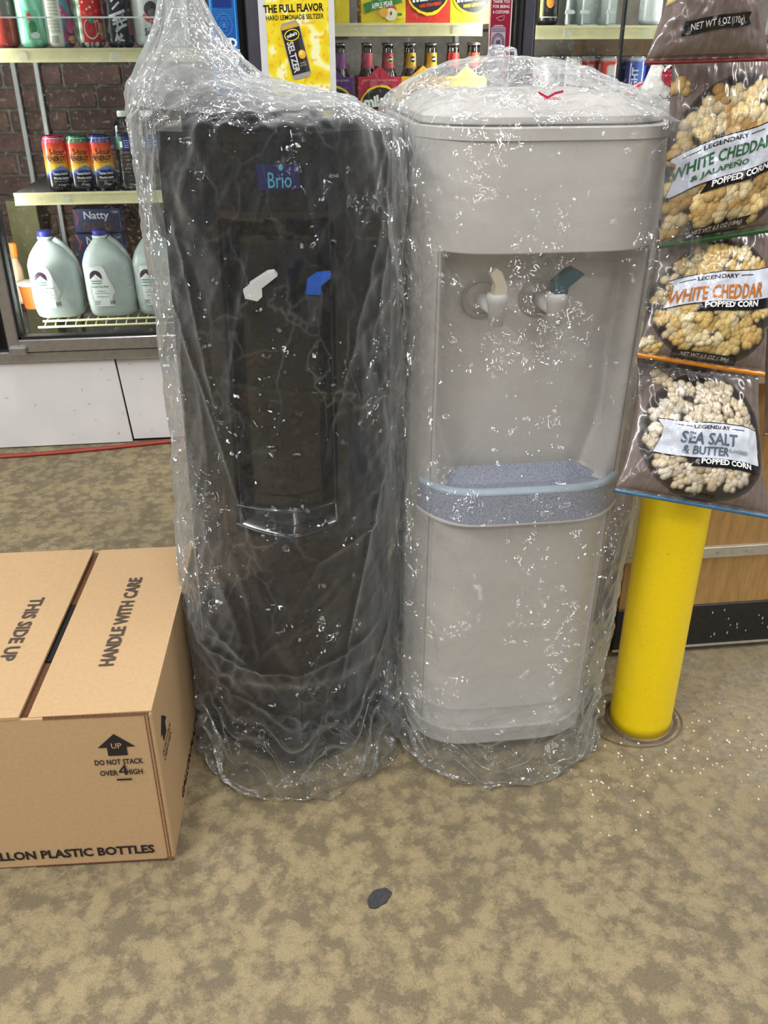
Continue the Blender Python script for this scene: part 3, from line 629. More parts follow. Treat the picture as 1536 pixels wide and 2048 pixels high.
def apple(d, w, h):
    d.ell(w*.25, h*.22, .022, .018, (206, 70, 50), 20); d.ell(w*.33, h*.16, .019, .016, (240, 226, 190), 20); d.ell(-w*.0, h*.2, .012, .014, (240, 170, 60), 16); d.ell(w*.33, h*.18, .003, .005, (90, 60, 40), 8); d.ell(w*.72, h*.16, .008, .004, (60, 130, 50), 10)
    d.stroke([(-w*.86, h*.26), (-w*.4, h*.33), (w*.8, h*.45)], .024, (52, 130, 54)); d.text('APPLE PEAR', -.004, h*.33, .062, .014, (240, 244, 232), .03, rot=.14); d.text('MADE WITH', .0, h*.43, .03, .005, (240, 244, 232), .02, rot=.14)
def plainy(d, w, h): d.ell(w*.25, h*.16, .012, .012, (196, 160, 30), 24); d.ell(w*.25, h*.16, .0105, .0105, (246, 220, 60), 24); d.text('OZ', w*.25, h*.16, .012, .008, (196, 160, 30)); d.ell(-w*.4, h*.2, .012, .01, (160, 70, 40))
h2 = .14; cz2 = zC-.005
carton('yellow apple pear carton on the upper shelf', 767, 38, cz2, h2, (244, 214, 26), (250, 236, 90), '', YEL, gable=False, extra=apple)
carton('red strawberry lemonade carton on the upper shelf', 856, 38, cz2, h2, (222, 52, 34), (240, 100, 60), 'STRAWBERRY', (230, 70, 50), gable=False, up=.004)
carton('yellow hard lemonade carton on the upper shelf near the lit tube', 944, 38, cz2, h2, (246, 222, 24), (250, 236, 90), 'LEMONADE', (240, 210, 50), gable=False, up=.004)
carton('yellow carton partly behind the poster on the upper shelf', 654, 38, cz2, h2, (244, 216, 30), (250, 236, 90), '', YEL, gable=False, extra=plainy)
BG = glassy('bottle_glass', (.74, .71, .68), 3.0, .06)
def bottle(px, y, bc, cap, lb, badge_=True):
    cxs = [at(q, 240, 2.87).x for q in (666, 760, 845, 930)]; xx = at(px, 150, 2.905).x; c0 = min(cxs, key=lambda c: abs(c-xx)); xx = c0+(.0312 if xx > c0 else -.0312)
    t = thing('glass_bottle', lb, 'bottle', (xx, y, cz+.004), 0, 'glass bottles standing in the carriers')
    MB().lathe([(.026, 0), (.0278, .004), (.0278, .10), (.026, .118), (.016, .142), (.0135, .155), (.0125, .195), (.0120, .205)], n=22).build('bottle_body', BG, t, True)
    MB().lathe([(.012, .2045), (.0145, .205), (.0142, .209), (.0125, .2115), (.004, .212)], n=20).build('crown_cap', SILVER, t, True)
    MB().lathe([(.0168, .1445), (.0142, .160), (.0136, .185)], n=22, cap=False).build('neck_label', mat('neck_label', bc, .5), t, True)
    if badge_:
        d = Decal(); d.ell(.003, .168, .0095, .010, (250, 220, 60)); d.ell(.003, .168, .008, .0085, BLK); d.text("mike's", .003, .169, .013, .006, (240, 240, 240), .04, rot=.1); d.build('label_print', cyl(.0148), PR, t)
for px, y, bc, lb, bd in ((684, 2.905, (140, 70, 150), 'bottle with purple neck label in the black cherry carrier', False), (733, 2.905, (206, 70, 90), 'bottle with pink neck label at the left of the raspberry carrier', False), (783, 2.905, (206, 60, 80), 'bottle with badge and pink neck label at the right of the raspberry carrier', True),
                          (822, 2.905, (240, 178, 50), 'bottle with badge and orange neck label at the left of the peach carrier', True), (864, 2.905, (240, 184, 50), 'bottle with orange neck label at the right of the peach carrier', True), (907, 2.905, (224, 60, 50), 'bottle with red neck label over the white cooler cover, left one', False), (944, 2.905, (224, 60, 50), 'bottle with red neck label nearest the red sign', True),
                          (668, 2.966, (140, 70, 150), 'purple labelled bottle in the second row behind the poster edge', False), (722, 2.966, (206, 70, 90), 'pink labelled bottle in the second row, left', False), (770, 2.966, (206, 60, 80), 'pink labelled bottle in the second row, right', False), (812, 2.966, (150, 130, 50), 'amber labelled bottle in the second row, left', False), (852, 2.966, (150, 130, 50), 'amber labelled bottle in the second row, right', False), (893, 2.966, (224, 60, 50), 'red labelled bottle in the second row, left', False), (930, 2.966, (200, 160, 70), 'gold labelled bottle in the second row near the lit tube', False)):
    bottle(px, y, bc, None, lb, bd)

# ================================================================== SIGNS ON THE GLASS
py_ = 2.692
p0 = at(515, 0, py_); p1 = at(668, 0, py_); zb = at(600, 215, py_).z; W = (p1.x-p0.x); zt = 1.52
t = thing('poster', 'yellow hard lemonade seltzer poster in a clear sleeve on the glass', 'poster', ((p0.x+p1.x)/2, py_, zb)); H_ = zt-zb
MB().box(-W/2, W/2, 0, .002, 0, H_).build('sleeve', mat('poster_sleeve', (214, 214, 214), .3), t)
nx, ny = 60, 150; V = []; C = []; ix0, ix1, iz0, iz1 = -W/2+.019, W/2-.016, .012, H_-.01
for j in range(ny+1):
    for i in range(nx+1):
        x = ix0+(ix1-ix0)*i/nx; z = iz0+(iz1-iz0)*j/ny; V.append((x, -.0008, z))
        n1 = noise.noise(Vector((x*32, z*32, 1))); n2 = noise.noise(Vector((x*90, z*90, 5)))
        c = mixc((238, 206, 14), (252, 240, 80), .5+n1); 
        if n1 > .12: c = mixc(c, (252, 250, 190), min(1, (n1-.12)*5+.3*n2))
        if n2 < -.32: c = mixc(c, (226, 150, 30), .5)
        if z > H_*.58: c = mixc(c, (240, 218, 20), .9)
        C.append(lin(c))
mk('poster_art', V, [(j*(nx+1)+i, j*(nx+1)+i+1, (j+1)*(nx+1)+i+1, (j+1)*(nx+1)+i) for j in range(ny) for i in range(nx)], PRG, t, vcol=C)
d = Decal(); TX = (24, 22, 20); q = lambda px, py: (at(px, py, py_).x-(p0.x+p1.x)/2, at(px, py, py_).z-zb)
a_ = .035
x, z = q(587, 16); d.text('THE FULL FLAVOR', x, z, .158*W/.2+.0, .019, TX, .03, rot=a_); x, z = q(590, 34); d.text('HARD LEMONADE SELTZER', x, z, .152*W/.2, .0115, TX, .012, rot=a_); x, z = q(585, -6); d.text('INTRODUCING', x, z, .06, .007, TX, .012, rot=a_)
x, z = q(612, 188); d.text("NOBODY MAKES LEMONADE LIKE MIKE'S", x, z, .13, .0085, TX, .012, rot=a_*.5)
cx, cz_ = q(592, 103); R_ = Matrix.Rotation(math.radians(13), 2)
def rr(x, y): v = R_ @ Vector((x, y)); return (cx+v.x, cz_+v.y)
def cpoly(P, c): d.poly([rr(*p) for p in P], c)
cpoly([(-.026, -.058), (-.018, -.066), (.018, -.066), (.026, -.058), (.026, .060), (.019, .072), (-.019, .072), (-.026, .060)], (160, 160, 156))
cpoly([(-.0245, -.054), (.0245, -.054), (.0245, .056), (-.0245, .056)], (40, 38, 40)); cpoly([(-.0245, .056), (.0245, .056), (.019, .066), (-.019, .066)], (216, 170, 60)); cpoly([(.013, -.054), (.0245, -.054), (.0245, .03), (.013, .03)], (66, 64, 64))
P = [rr(.0205*math.cos(k*PI/12), .040+.014*math.sin(k*PI/12)) for k in range(24)]; d.poly(P, (250, 226, 60)); P = [rr(.018*math.cos(k*PI/12), .040+.0115*math.sin(k*PI/12)) for k in range(24)]; d.poly(P, TX)
d.text("mike's", *rr(0, .041), .028, .009, (240, 240, 236), .04, rot=math.radians(20)); d.text('SELTZER', *rr(-.010, -.012), .076, .018, (214, 214, 214), .03, rot=math.radians(-77))
P = [rr(.014+.010*math.cos(k*PI/9), -.010+.011*math.sin(k*PI/9)) for k in range(18)]; d.poly(P, (240, 180, 50)); P = [rr(.012+.006*math.cos(k*PI/9), -.006+.006*math.sin(k*PI/9)) for k in range(18)]; d.poly(P, (250, 216, 90))
d.text('HARD', *rr(.011, -.030), .016, .004, (200, 190, 150), .0, rot=math.radians(13)); d.text('SELTZER', *rr(.011, -.036), .018, .004, (200, 190, 150), .0, rot=math.radians(13))
d.build('poster_lettering', front(0, -.001, 0), PRG, t)
# blue beer sign
def sign(label, pxa, pxb, pyb, art, base, hgt):
    a, b_ = at(pxa, 60, py_), at(pxb, 60, py_); zz = at(pxa, pyb, py_).z; t = thing('door_sign', label, 'sign', ((a.x+b_.x)/2, py_, zz)); W = (b_.x-a.x)/2
    MB().box(-W, W, 0, .002, 0, hgt, bev=.0008).build('sign_panel', mat('sign_vinyl', base, .35, .2, var=.04), t)
    d = Decal(); art(d, W, lambda py: at(pxa, py, py_).z-zz); d.build('sign_print', front(0, 0, 0), PRG, t)
def bud(d, W, q):
    for x, c in ((-.95, (70, 190, 235)), (-.86, (60, 150, 220)), (.80, (60, 170, 225))): d.rect(W*x, W*(x+.07), q(230), .5, c)
    d.rect(-W*.7, W*.62, q(14), .5, (16, 50, 120))
    for k in range(5): y = q(17+k*4.5); d.stroke([(-W*.75, y-.001), (-W*.3, y-.004), (W*.3, y-.004), (W*.75, y-.001)], .0009, (70, 150, 210))
    cy = q(50)
    for r in (.0235, .0215): d.stroke([(r*math.cos(a)*.95, cy+r*math.sin(a)*1.15) for a in [2*PI*k/36 for k in range(37)]], .0008, (80, 140, 205))
    d.stroke([(-.011, cy+.0), (-.004, cy+.016), (.004, cy+.016), (.011, cy+.002), (.004, cy-.015), (-.004, cy-.015), (-.011, cy)], .0010, (90, 150, 210))
    d.rect(-.004, .004, cy-.006, cy+.003, (90, 150, 210)); d.rect(-.002, .002, cy-.003, cy, (16, 60, 140)); d.stroke([(-.003, cy+.003), (-.003, cy+.007), (.003, cy+.007), (.003, cy+.003)], .0012, (90, 150, 210))
    d.text('BUD', .003, q(86), .056, .024, (236, 240, 246), .05); d.text('LIGHT', .002, q(108), .070, .022, (236, 240, 246), .05); d.text('BEER', .016, q(123), .026, .009, (120, 180, 230), .02)
sign('tall blue light beer sign on the glass beside the door edge', 421, 477, 235, bud, (18, 92, 176), .50)
def budr(d, W, q):
    d.rect(-W, -W*.90, 0, .5, (225, 190, 195)); d.rect(W*.90, W, 0, .5, (230, 200, 205)); 
    for s_, py in (('THANK YOU', 3), ('FOR BEING', 13), ('A CUSTOMER', 24)): d.text(s_, 0, q(py), W*1.5, .008, (236, 214, 218), .02)
    d.stroke([(-W*.4, q(36)), (-W*.05, q(33)), (W*.35, q(31)), (W*.25, q(40)), (-W*.1, q(42)), (-W*.4, q(36))], .0012, (226, 170, 180))
    d.poly([(-W*.82, .0), (W*.5, .0), (W*.5, q(56)), (W*.2, q(50)), (-W*.5, q(50)), (-W*.82, q(56))], (172, 160, 176))
    for k in range(4): d.rect(-W*.78, W*.46, q(54+k*3), q(53+k*3), (110, 60, 90))
    for r in (.019, .0165, .013): d.stroke([(-W*.16+r*math.cos(a)*.9, q(84)+r*math.sin(a)*1.1) for a in [2*PI*k/30 for k in range(31)]], .0012, (70, 56, 80))
    d.text('AB', -W*.16, q(84), .013, .011, (70, 56, 80), .05)
sign('tall red thank you for being a customer sign on the glass', 978, 1022, 200, budr, (150, 22, 52), .45)

# ================================================================== COUNTER
Yc = 1.44; cx0 = at(1224, 1300, Yc).x; WOOD = mat('wood_laminate', (176, 138, 84), .5, var=.18, scale=22, bump=.2, bscale=90)
_nt = WOOD.node_tree; _no = [n for n in _nt.nodes if n.type == 'TEX_NOISE'][0]; mp = N(_nt, 'ShaderNodeMapping'); mp.inputs['Scale'].default_value = (5, 5, .8); L(_nt, _no.inputs['Vector'].links[0].from_socket, mp.inputs[0]); L(_nt, mp.outputs[0], _no.inputs['Vector'])
ALU = mat('worn_aluminium_trim', (186, 180, 166), .45, .35, var=.12, scale=70)
zk = at(1232, 1222, Yc).z; zt1 = at(1270, 1124, Yc).z; zt2 = at(1270, 1103, Yc).z; ztop = at(1262, 775, Yc).z
t = thing('counter', 'wood grained shop counter with metal trim and black kick base', 'counter', (cx0, Yc, 0))
MB().box(.0, 1.3, 0, .9, .012, zk, bev=.002).build('kick_base', mat('black_kick', (34, 33, 34), .5, var=.3, scale=90), t)
MB().box(.004, 1.3, .004, .9, zk, ztop).build('wood_panel', WOOD, t)
MB().box(-.004, 1.3, -.004, .9, zt1, zt2, bev=.001).build('horizontal_trim', ALU, t)
MB().box(-.004, .028, -.005, .02, zt2, ztop, bev=.001).build('corner_trim', ALU, t)
MB().box(-.01, 1.3, -.015, .9, ztop, ztop+.025, bev=.003).build('counter_top', mat('counter_top', (190, 176, 150), .4), t)
MB().box(.0, 1.3, -.003, .0, .012, .016).build('base_edge', ALU, t)
d = Decal()
for k in range(22): d.ell(random.uniform(.2, .5), random.uniform(.02, zk-.01), .0015, .003*random.uniform(.5, 1.5), (190, 190, 184), 7)
d.build('paint_flecks', front(0, 0, 0), PRF, t)
for k in range(12):
    x = .01+k*.06; MB().lathe([(.002, 0), (.0025, -.001)], cx=x, cy=-.005, cz=(zt1+zt2)/2, n=8, R=Matrix.Rotation(PI/2, 3, 'X')).build('rivet', STEEL, t)
# display on the counter that carries the snack bags: low dark rack
rk = thing('snack_rack', 'dark snack rack behind the popcorn bags', 'rack', (1.02, 1.62, ztop+.025)); MB().box(-.27, -.02, -.02, .25, 0, .03).box(-.27, -.02, .22, .25, .03, .47).box(-.27, -.02, -.02, .0, .03, .41).build('rack_body', mat('rack_black', (40, 38, 40), .5), rk)

# ================================================================== BOLLARD
bc = onz(1293, 1462); bx, by = bc.x+.0, bc.y+.035
YM, nt, b_, o_ = nodes('yellow_paint'); tc = N(nt, 'ShaderNodeTexCoord'); n1 = N(nt, 'ShaderNodeTexNoise', Scale=110.0, Detail=3.0, Roughness=.7); mpp = N(nt, 'ShaderNodeMapping'); mpp.inputs['Scale'].default_value = (1, 1, 1.6); L(nt, tc.outputs['Object'], mpp.inputs[0]); L(nt, mpp.outputs[0], n1.inputs['Vector'])
rp = ramp(nt, n1.outputs['Fac'], [(.265, lin((110, 60, 20))), (.285, lin((246, 212, 2))), (.7, lin((252, 220, 4)))]); L(nt, rp.outputs[0], b_.inputs['Base Color']); b_.inputs['Roughness'].default_value = .38; b_.inputs['Coat Weight'].default_value = .2
t = thing('bollard', 'scuffed yellow painted steel post set in the floor', 'post', (bx, by, 0), 0)
R_b = .0575
MB().lathe([(R_b, .0), (R_b*.99, .02)]+[(R_b*.985, .02+.04*k) for k in range(1, 14)]+[(R_b*.8, .555), (R_b*.4, .565)], n=48).build('post', YM, t, True)
V = []; nn = 56
for r, z in ((.060, -.001), (.064, .0012), (.070, .0005)):
    for i in range(nn): a = 2*PI*i/nn; V.append(((r+.002*math.sin(3*a+1))*math.cos(a), (r+.003*math.sin(2*a))*math.sin(a), z))
mk('floor_joint', V, [(j*nn+i, j*nn+(i+1) % nn, (j+1)*nn+(i+1) % nn, (j+1)*nn+i) for j in range(2) for i in range(nn)], mat('dark_joint', (96, 82, 70), .9, var=.3), t, True)
V = []
for r, z in ((.088, .0006), (.0925, .001)):
    for i in range(nn): a = 2*PI*i/nn; V.append((-.012+(r)*math.cos(a), r*math.sin(a)*.85, z))
mk('core_ring', V, [(i, (i+1) % nn, nn+(i+1) % nn, nn+i) for i in range(nn)], mat('core_ring', (104, 92, 78), .9, var=.3), t, True)

# ================================================================== CARDBOARD BOX
KR = mat('kraft_cardboard', (186, 154, 114), .78, var=.05, scale=160, bump=.1, bscale=300)
KRD = mat('cardboard_edge', (120, 82, 56), .9, var=.3, scale=300)
fr_ = onz(300, 1430, .30); bl_f = onz(358, 1718, 0)
t = thing('cardboard_box', 'brown cardboard shipping box of plastic bottles on the floor', 'box', (-.224, 1.010, 0), math.radians(-2.6))
BW, BD, BH = .358, .475, .298
b = MB(); b.box(-BW, 0, 0, .005, .002, BH, bev=.002).build('front_wall', KR, t); MB().box(-.005, 0, .005, BD-.004, .002, BH, bev=.002).build('side_wall', KR, t)
MB().box(-BW, -BW+.005, .005, BD-.004, .002, BH, bev=.002).build('side_wall', KR, t); MB().box(-BW, 0, BD-.004, BD, .002, BH, bev=.002).build('back_wall', KR, t)
MB().box(-BW+.005, -.005, .005, BD-.004, .002, .008).build('bottom_panel', KR, t); MB().box(-BW+.01, -.01, .01, BD-.01, BH-.012, BH-.008).build('inner_flap', KRD, t)
MB().box(-BW/2-.022, -BW/2+.03, .14, .30, BH-.007, BH-.005).build('seam_shadow_gap', mat('seam_shade_black', (22, 18, 16), .6), t)  # black sheet under the flaps stands in for shade in the gap
gp = .0055
MB().prism([(-BW/2+gp/2+.003, BH-.004), (0, BH-.001), (0, BH+.0035), (-BW/2+gp/2+.003, BH+.001)], .002, BD).build('top_flap', KR, t)
MB().prism([(-BW, BH-.001), (-BW/2-gp/2-.003, BH), (-BW/2-gp/2-.003, BH+.005), (-BW, BH+.0035)], -.001, BD-.002).build('top_flap', KR, t)
# corrugation on the cut edge of the flap and along the corner
V = []; F = []; b = MB()
for k in range(62): x = -.152+k*.0024; b.box(x, x+.0013, -.0006, .002, BH-.0035, BH+.0018)
b.build('corrugated_edge', KRD, t)
b = MB()
for k in range(60): x = -.215+k*.0034; b.box(x, x+.0018, -.0008, .002, .0015, .0050)
b.box(-.012, -.001, -.0012, .002, .0, .008); b.build('corrugated_edge', KRD, t)
MB().box(-.0065, -.0045, -.0008, .001, .004, BH-.004).box(-.0105, -.009, -.0008, .001, .004, BH-.004).build('corner_crease', KRD, t)
INK = (30, 24, 26); d = Decal()
# front face print, measured from the right corner
def ff(px, py): 
    p = at(px, py, 1.012); return p.x+.224, p.z
x, z = ff(231, 1490); s = .020
d.poly([(x-.026, z-.004), (x, z+.021), (x+.028, z-.004), (x+.015, z-.004), (x+.015, z-.020), (x-.013, z-.020), (x-.013, z-.004)], INK); d.text('UP', x+.001, z-.001, .015, .010, (190, 150, 104), .01)
x, z = ff(238, 1523); d.text('DO NOT STACK', x, z, .070, .0105, INK, .025); x, z = ff(222, 1546); d.text('OVER', x-.003, z, .026, .0105, INK, .025); x, z = ff(247, 1541); d.stroke([(x+.0035, z+.0115), (x-.0055, z-.001)], .0028, INK); d.stroke([(x-.0065, z-.0018), (x+.0070, z-.0012)], .0030, INK); d.stroke([(x+.0030, z+.012), (x+.0030, z-.0075)], .0034, INK); x, z = ff(268, 1540); d.text('HIGH', x+.001, z-.001, .024, .0105, INK, .025); x, z = ff(249, 1556); d.rect(x-.011, x+.011, z-.003, z+.0005, INK)
d.build('handling_mark', lambda x, y, o: (x, -.0008-o*.6, y), PRF, t); d = Decal(); x1_, z = ff(309, 1695); x, z = ff(150, 1708); d.text('GALLON PLASTIC BOTTLES', x1_-.134, z-.002, .268, .0185, INK, .035)
d.build('front_print', lambda x, y, o: (x, -.0008-o*.6, y), PRF, t)
d = Decal()
def tp(px, py):
    p = onz(px, py, BH+.003); c, s_ = math.cos(math.radians(2.6)), math.sin(math.radians(2.6)); X, Y = p.x+.224, p.y-1.010; return (c*X-s_*Y, s_*X+c*Y)
x0_, y0_ = tp(212, 1332); x1_, y1_ = tp(272, 1156); xm, ym = (x0_+x1_)/2, (y0_+y1_)/2
INKG = (74, 62, 54)
d.text('HANDLE WITH CARE', xm, ym, math.hypot(x1_-x0_, y1_-y0_), .0235, INKG, .03, rot=PI/2)
fm_ = lambda x, y, o: (x, y, BH+.0055+o*.5 if x < -BW/2 else BH+.0015+.003*(x+BW/2)/(BW/2)+.0006+o*.5); d.build('flap_print', fm_, PRF, t); d = Decal(); x0_, y0_ = tp(10, 1319); x1_, y1_ = tp(82, 1197); d.text('THIS SIDE UP', (x0_+x1_)/2, (y0_+y1_)/2-.004, math.hypot(x1_-x0_, y1_-y0_)+.006, .0235, INKG, .03, rot=-PI/2)
d.build('flap_print', lambda x, y, o: (x, y, BH+.0055+o*.5 if x < -BW/2 else BH+.0015+.003*(x+BW/2)/(BW/2)+.0006+o*.5), PRF, t)
d = Decal(); d.poly([(.03, .225), (.052, .25), (.078, .225), (.066, .225), (.066, .207), (.042, .207), (.042, .225)], INK); d.text('DO NOT STACK', .062, .196, .07, .009, INK, .02); d.text('OVER 4 HIGH', .062, .182, .062, .011, INK, .02)
sm_ = lambda x, y, o: (.0006+o*.6, x, y); d.build('handling_mark', sm_, PRF, t); d = Decal(); d.text('GALLON PLASTIC BOTTLES', .27, .03, .33, .0185, INK, .035); d.build('side_print', lambda x, y, o: (.0006+o*.6, x, y), PRF, t)

# ================================================================== FLOOR ITEMS
t = thing('extension_cord', 'orange red extension cord along the cooler base', 'cord', (-.7, 2.68, 0)); pts = []
for k in range(40):
    q_ = k/39; p = onz(-160+620*q_, 0, 0) if 0 else Vector((-1.25+1.05*q_, 2.615+.115*q_+.006*math.sin(q_*9), .0055)); pts.append(p-Vector((-.7, 2.68, 0)))
MB().tube(pts, .0055, 8).build('cable', mat('orange_cable', (150, 52, 38), .5), t, True); MB().tube([p+Vector((0, .014+.004*math.sin(i*.7), -.001)) for i, p in enumerate(pts)], .0045, 8).build('cable_return', mat('orange_cable_dark', (120, 50, 36), .5), t, True)
p = onz(758, 1797); t = thing('floor_patch', 'small dark grey scrap stuck to the concrete in front of the coolers', 'scrap', (p.x, p.y, 0)); P = []
for k in range(20):
    a = 2*PI*k/20; P.append(((.0175+.003*random.random())*math.cos(a)*1.0, (.0135+.004*random.random())*math.sin(a)+.35*.0175*math.cos(a)))
MB().prismz(P, .0002, .0025).build('scrap', mat('dark_scrap', (52, 52, 56), .7, var=.3, scale=200, bump=.6, bscale=400), t)
b = MB(); rs = random.Random(9)
for k in range(150):
    x = rs.uniform(.45, .95); y = rs.gauss(1.12, .07); s_ = rs.uniform(.0007, .0022)
    if math.hypot(x-bx, y-by) < .062: continue
    b.box(x-s_*.7, x+s_*rs.uniform(.3, 1.3), y-s_, y+s_, .0, .0012)
tag(b.build('paint_chips', mat('white_chips', (222, 214, 200), .7)), 'white paint chips scattered around the yellow post', 'debris', kind='stuff')

# ================================================================== WATER COOLERS
def taper(x, z, xc, bl, br, tl, trr, h):  # horizontal fit of the cabinet between bottom (bl,br) and top (tl,tr)
    l_ = bl+(tl-bl)*z/h; r_ = br+(trr-br)*z/h; return (l_+r_)/2+x*(r_-l_)/2
def cabinet(t, cfg, bodym, frontm, recess):
    """shell with bowed front: side/back/top shell + front sheet as a height field with its alcove"""
    h, ys, yb, bow, pw = cfg['h'], cfg['ys'], cfg['yb'], cfg['bow'], cfg['pw']
    X = lambda s, z: taper(s, z, 0, *cfg['x'], h)
    def yf(s, z): return ys-(bow-cfg.get('bz', 0)*z)*(1-abs(s)**pw)
    ss = sorted(set([round(-1+2*i/70, 4) for i in range(71)]+cfg['sl'])); zz = sorted(set([round(.012+(h-.012)*i/130, 4) for i in range(131)]+cfg['zl']))
    V = [(X(s, z), yf(s, z)+recess(s, z), z) for z in zz for s in ss]; n = len(ss)
    F = [(j*n+i, j*n+i+1, (j+1)*n+i+1, (j+1)*n+i) for j in range(len(zz)-1) for i in range(n-1)]
    mk('front_panel', V, F, frontm, t, True, world=True)
    # body shell
    V = []; prof = []
    rc = .02
    def ring(z, k=1.0):
        P = [(X(-1, z), ys), (X(-1, z)-.0, ys+.03)]
        for a in range(5): q_ = a/4*PI/2; P.append((X(-1, z)+rc-rc*math.cos(q_), yb-rc+rc*math.sin(q_)))
        for a in range(5): q_ = a/4*PI/2; P.append((X(1, z)-rc+rc*math.sin(q_), yb-rc+rc*math.cos(q_)))
        P += [(X(1, z), ys+.03), (X(1, z), ys)]
        return [(x, y, z) for x, y in P]
    R1 = [ring(z) for z in (0.012, .3, .6, h)]; m_ = len(R1[0]); V = sum(R1, [])
    F = [(j*m_+i, j*m_+i+1, (j+1)*m_+i+1, (j+1)*m_+i) for j in range(3) for i in range(m_-1)]
    # top
    top = ring(h)+[(X(s, h), yf(s, h), h) for s in [1-2*i/24 for i in range(1, 24)]]; k0 = len(V); V += top; F.append(tuple(range(k0, k0+len(top))))
    bot = ring(.012)+[(X(s, .012), yf(s, .012), .012) for s in [1-2*i/24 for i in range(1, 24)]]; k0 = len(V); V += bot; F.append(tuple(range(k0, k0+len(bot)))[::-1])
    mk('cabinet_body', V, F, bodym, t, False, world=True)
    b = MB()
    for sx in (-.8, .8):
        for y in (ys+.02, yb-.05): x = X(sx, 0); b.lathe([(.014, 0), (.016, .002), (.016, .012)], cx=x, cy=y, n=14)
    b.build('foot', RUBBER, t, world=True)
    return X, yf
def sstep(a, b, x): q_ = max(0, min(1, (x-a)/(b-a))); return q_*q_*(3-2*q_)
# ---- black cooler
BK = mat('black_cabinet', (15, 15, 18), .32, var=.05, coat=.3); BKF = mat('black_front_plastic', (12, 12, 15), .2, var=.05, coat=.4)
tb_ = thing('water_cooler', 'black bottled water cooler under a clear plastic cover', 'water cooler', (-.02, 1.42, 0))
def rec_b(s, z):
    q_ = 0
    inn = sstep(.64, .60, abs(s+.03))
    q_ -= .006*inn
    al = sstep(.50, .47, abs(s+.03)); up = sstep(.945, .90, z); lo = sstep(.46, .50, z)
    q_ += .035*al*up*lo
    if abs(z-.27) < .0: q_ += 0
    return q_
cfg = dict(h=1.030, ys=1.300, yb=1.50, bow=.112, bz=.045, pw=1.4, x=(-.182, .146, -.160, .157), sl=[-.67, -.63, -.53, -.5, .44, .47, .57, .61], zl=[.46, .47, .48, .49, .50, .90, .91, .93, .945, .269, .271])
Xb, yfb = cabinet(tb_, cfg, BK, BKF, rec_b)
# seam line, rim, lid, bottle seat
pts = [(Xb(s, .95), yfb(s, 0)-.0085, .0) for s in [-.6+1.1*i/20 for i in range(21)]]
def bowplan(X, yf, z, ins, yb, n=30, s1=1.0):
    P = [(X(-s1+2*s1*i/n, z), yf(-s1+2*s1*i/n, z)+ins) for i in range(n+1)]; return P+[(X(s1, z), yb), (X(-s1, z), yb)]
MB().prismz(bowplan(Xb, yfb, 1.03, -.004, 1.505), 1.030, 1.041).build('top_rim', BK, tb_, world=True)
MB().prismz(bowplan(Xb, yfb, 1.03, .05, 1.47, s1=.80), 1.041, 1.054).build('lid', BK, tb_, world=True)
MB().lathe([(.096, 1.054), (.099, 1.058), (.096, 1.074), (.090, 1.078), (.083, 1.074), (.07, 1.056)], cx=-.03, cy=1.37, n=48).build('bottle_seat', mat('black_gloss_ring', (14, 14, 18), .12, coat=.6), tb_, True, world=True)
# drip tray lip and tray
for z, r_, nm in ((.468, .0022, 'drip_tray_lip'), (.505, .0016, 'drip_tray_grille')):
    MB().tube([(Xb(s, z), yfb(s, z)-.003+.010*(nm[-1] == 'e')-.010, z+.035*abs(s)**2*(nm[-1] == 'p')) for s in [-.56+1.0*i/24 for i in range(25)]], r_, 8).build(nm, mat('black_edge', (40, 42, 48), .15, coat=.5), tb_, True, world=True)
V = bowplan(Xb, yfb, .47, .004, 1.29, s1=.5); MB().prismz(V, .455, .462).build('drip_tray', BKF, tb_, world=True)
MB().tube([(Xb(s, .58), yfb(s, .58)+.047, .575) for s in [-.42+.9*i/16 for i in range(17)]], .0025, 8).build('alcove_ledge', mat('blue_black_edge', (34, 36, 60), .2, coat=.5), tb_, True, world=True)
pt = (Xb(-.0, .97), 1.186, .973)
a_, b2_ = at(511, 335, 1.19), at(601, 386, 1.19); bxm, bzm = (a_.x+b2_.x)/2, (a_.z+b2_.z)/2; bwid, bhei = abs(b2_.x-a_.x), abs(a_.z-b2_.z)
def onblack(x, y, o):
    xx = bxm+x; s = (xx-Xb(0, .97))/((Xb(1, .97)-Xb(-1, .97))/2); return (xx, yfb(s, .97)-.0075-o, bzm+y)
d = Decal(); d.rect(-bwid/2, bwid/2, -bhei/2, bhei/2, (20, 22, 74), 10, 1); d.text('Brio', .002, -.004, bwid*.56, bhei*.62, (70, 150, 170), .004); d.ell(.004, bhei*.36, .003, .0035, (70, 150, 170)); d.poly([(.001, bhei*.37), (.0045, bhei*.5), (.007, bhei*.37)], (70, 150, 170)); d.build('brand_plate', onblack, PRG, tb_, world=True)
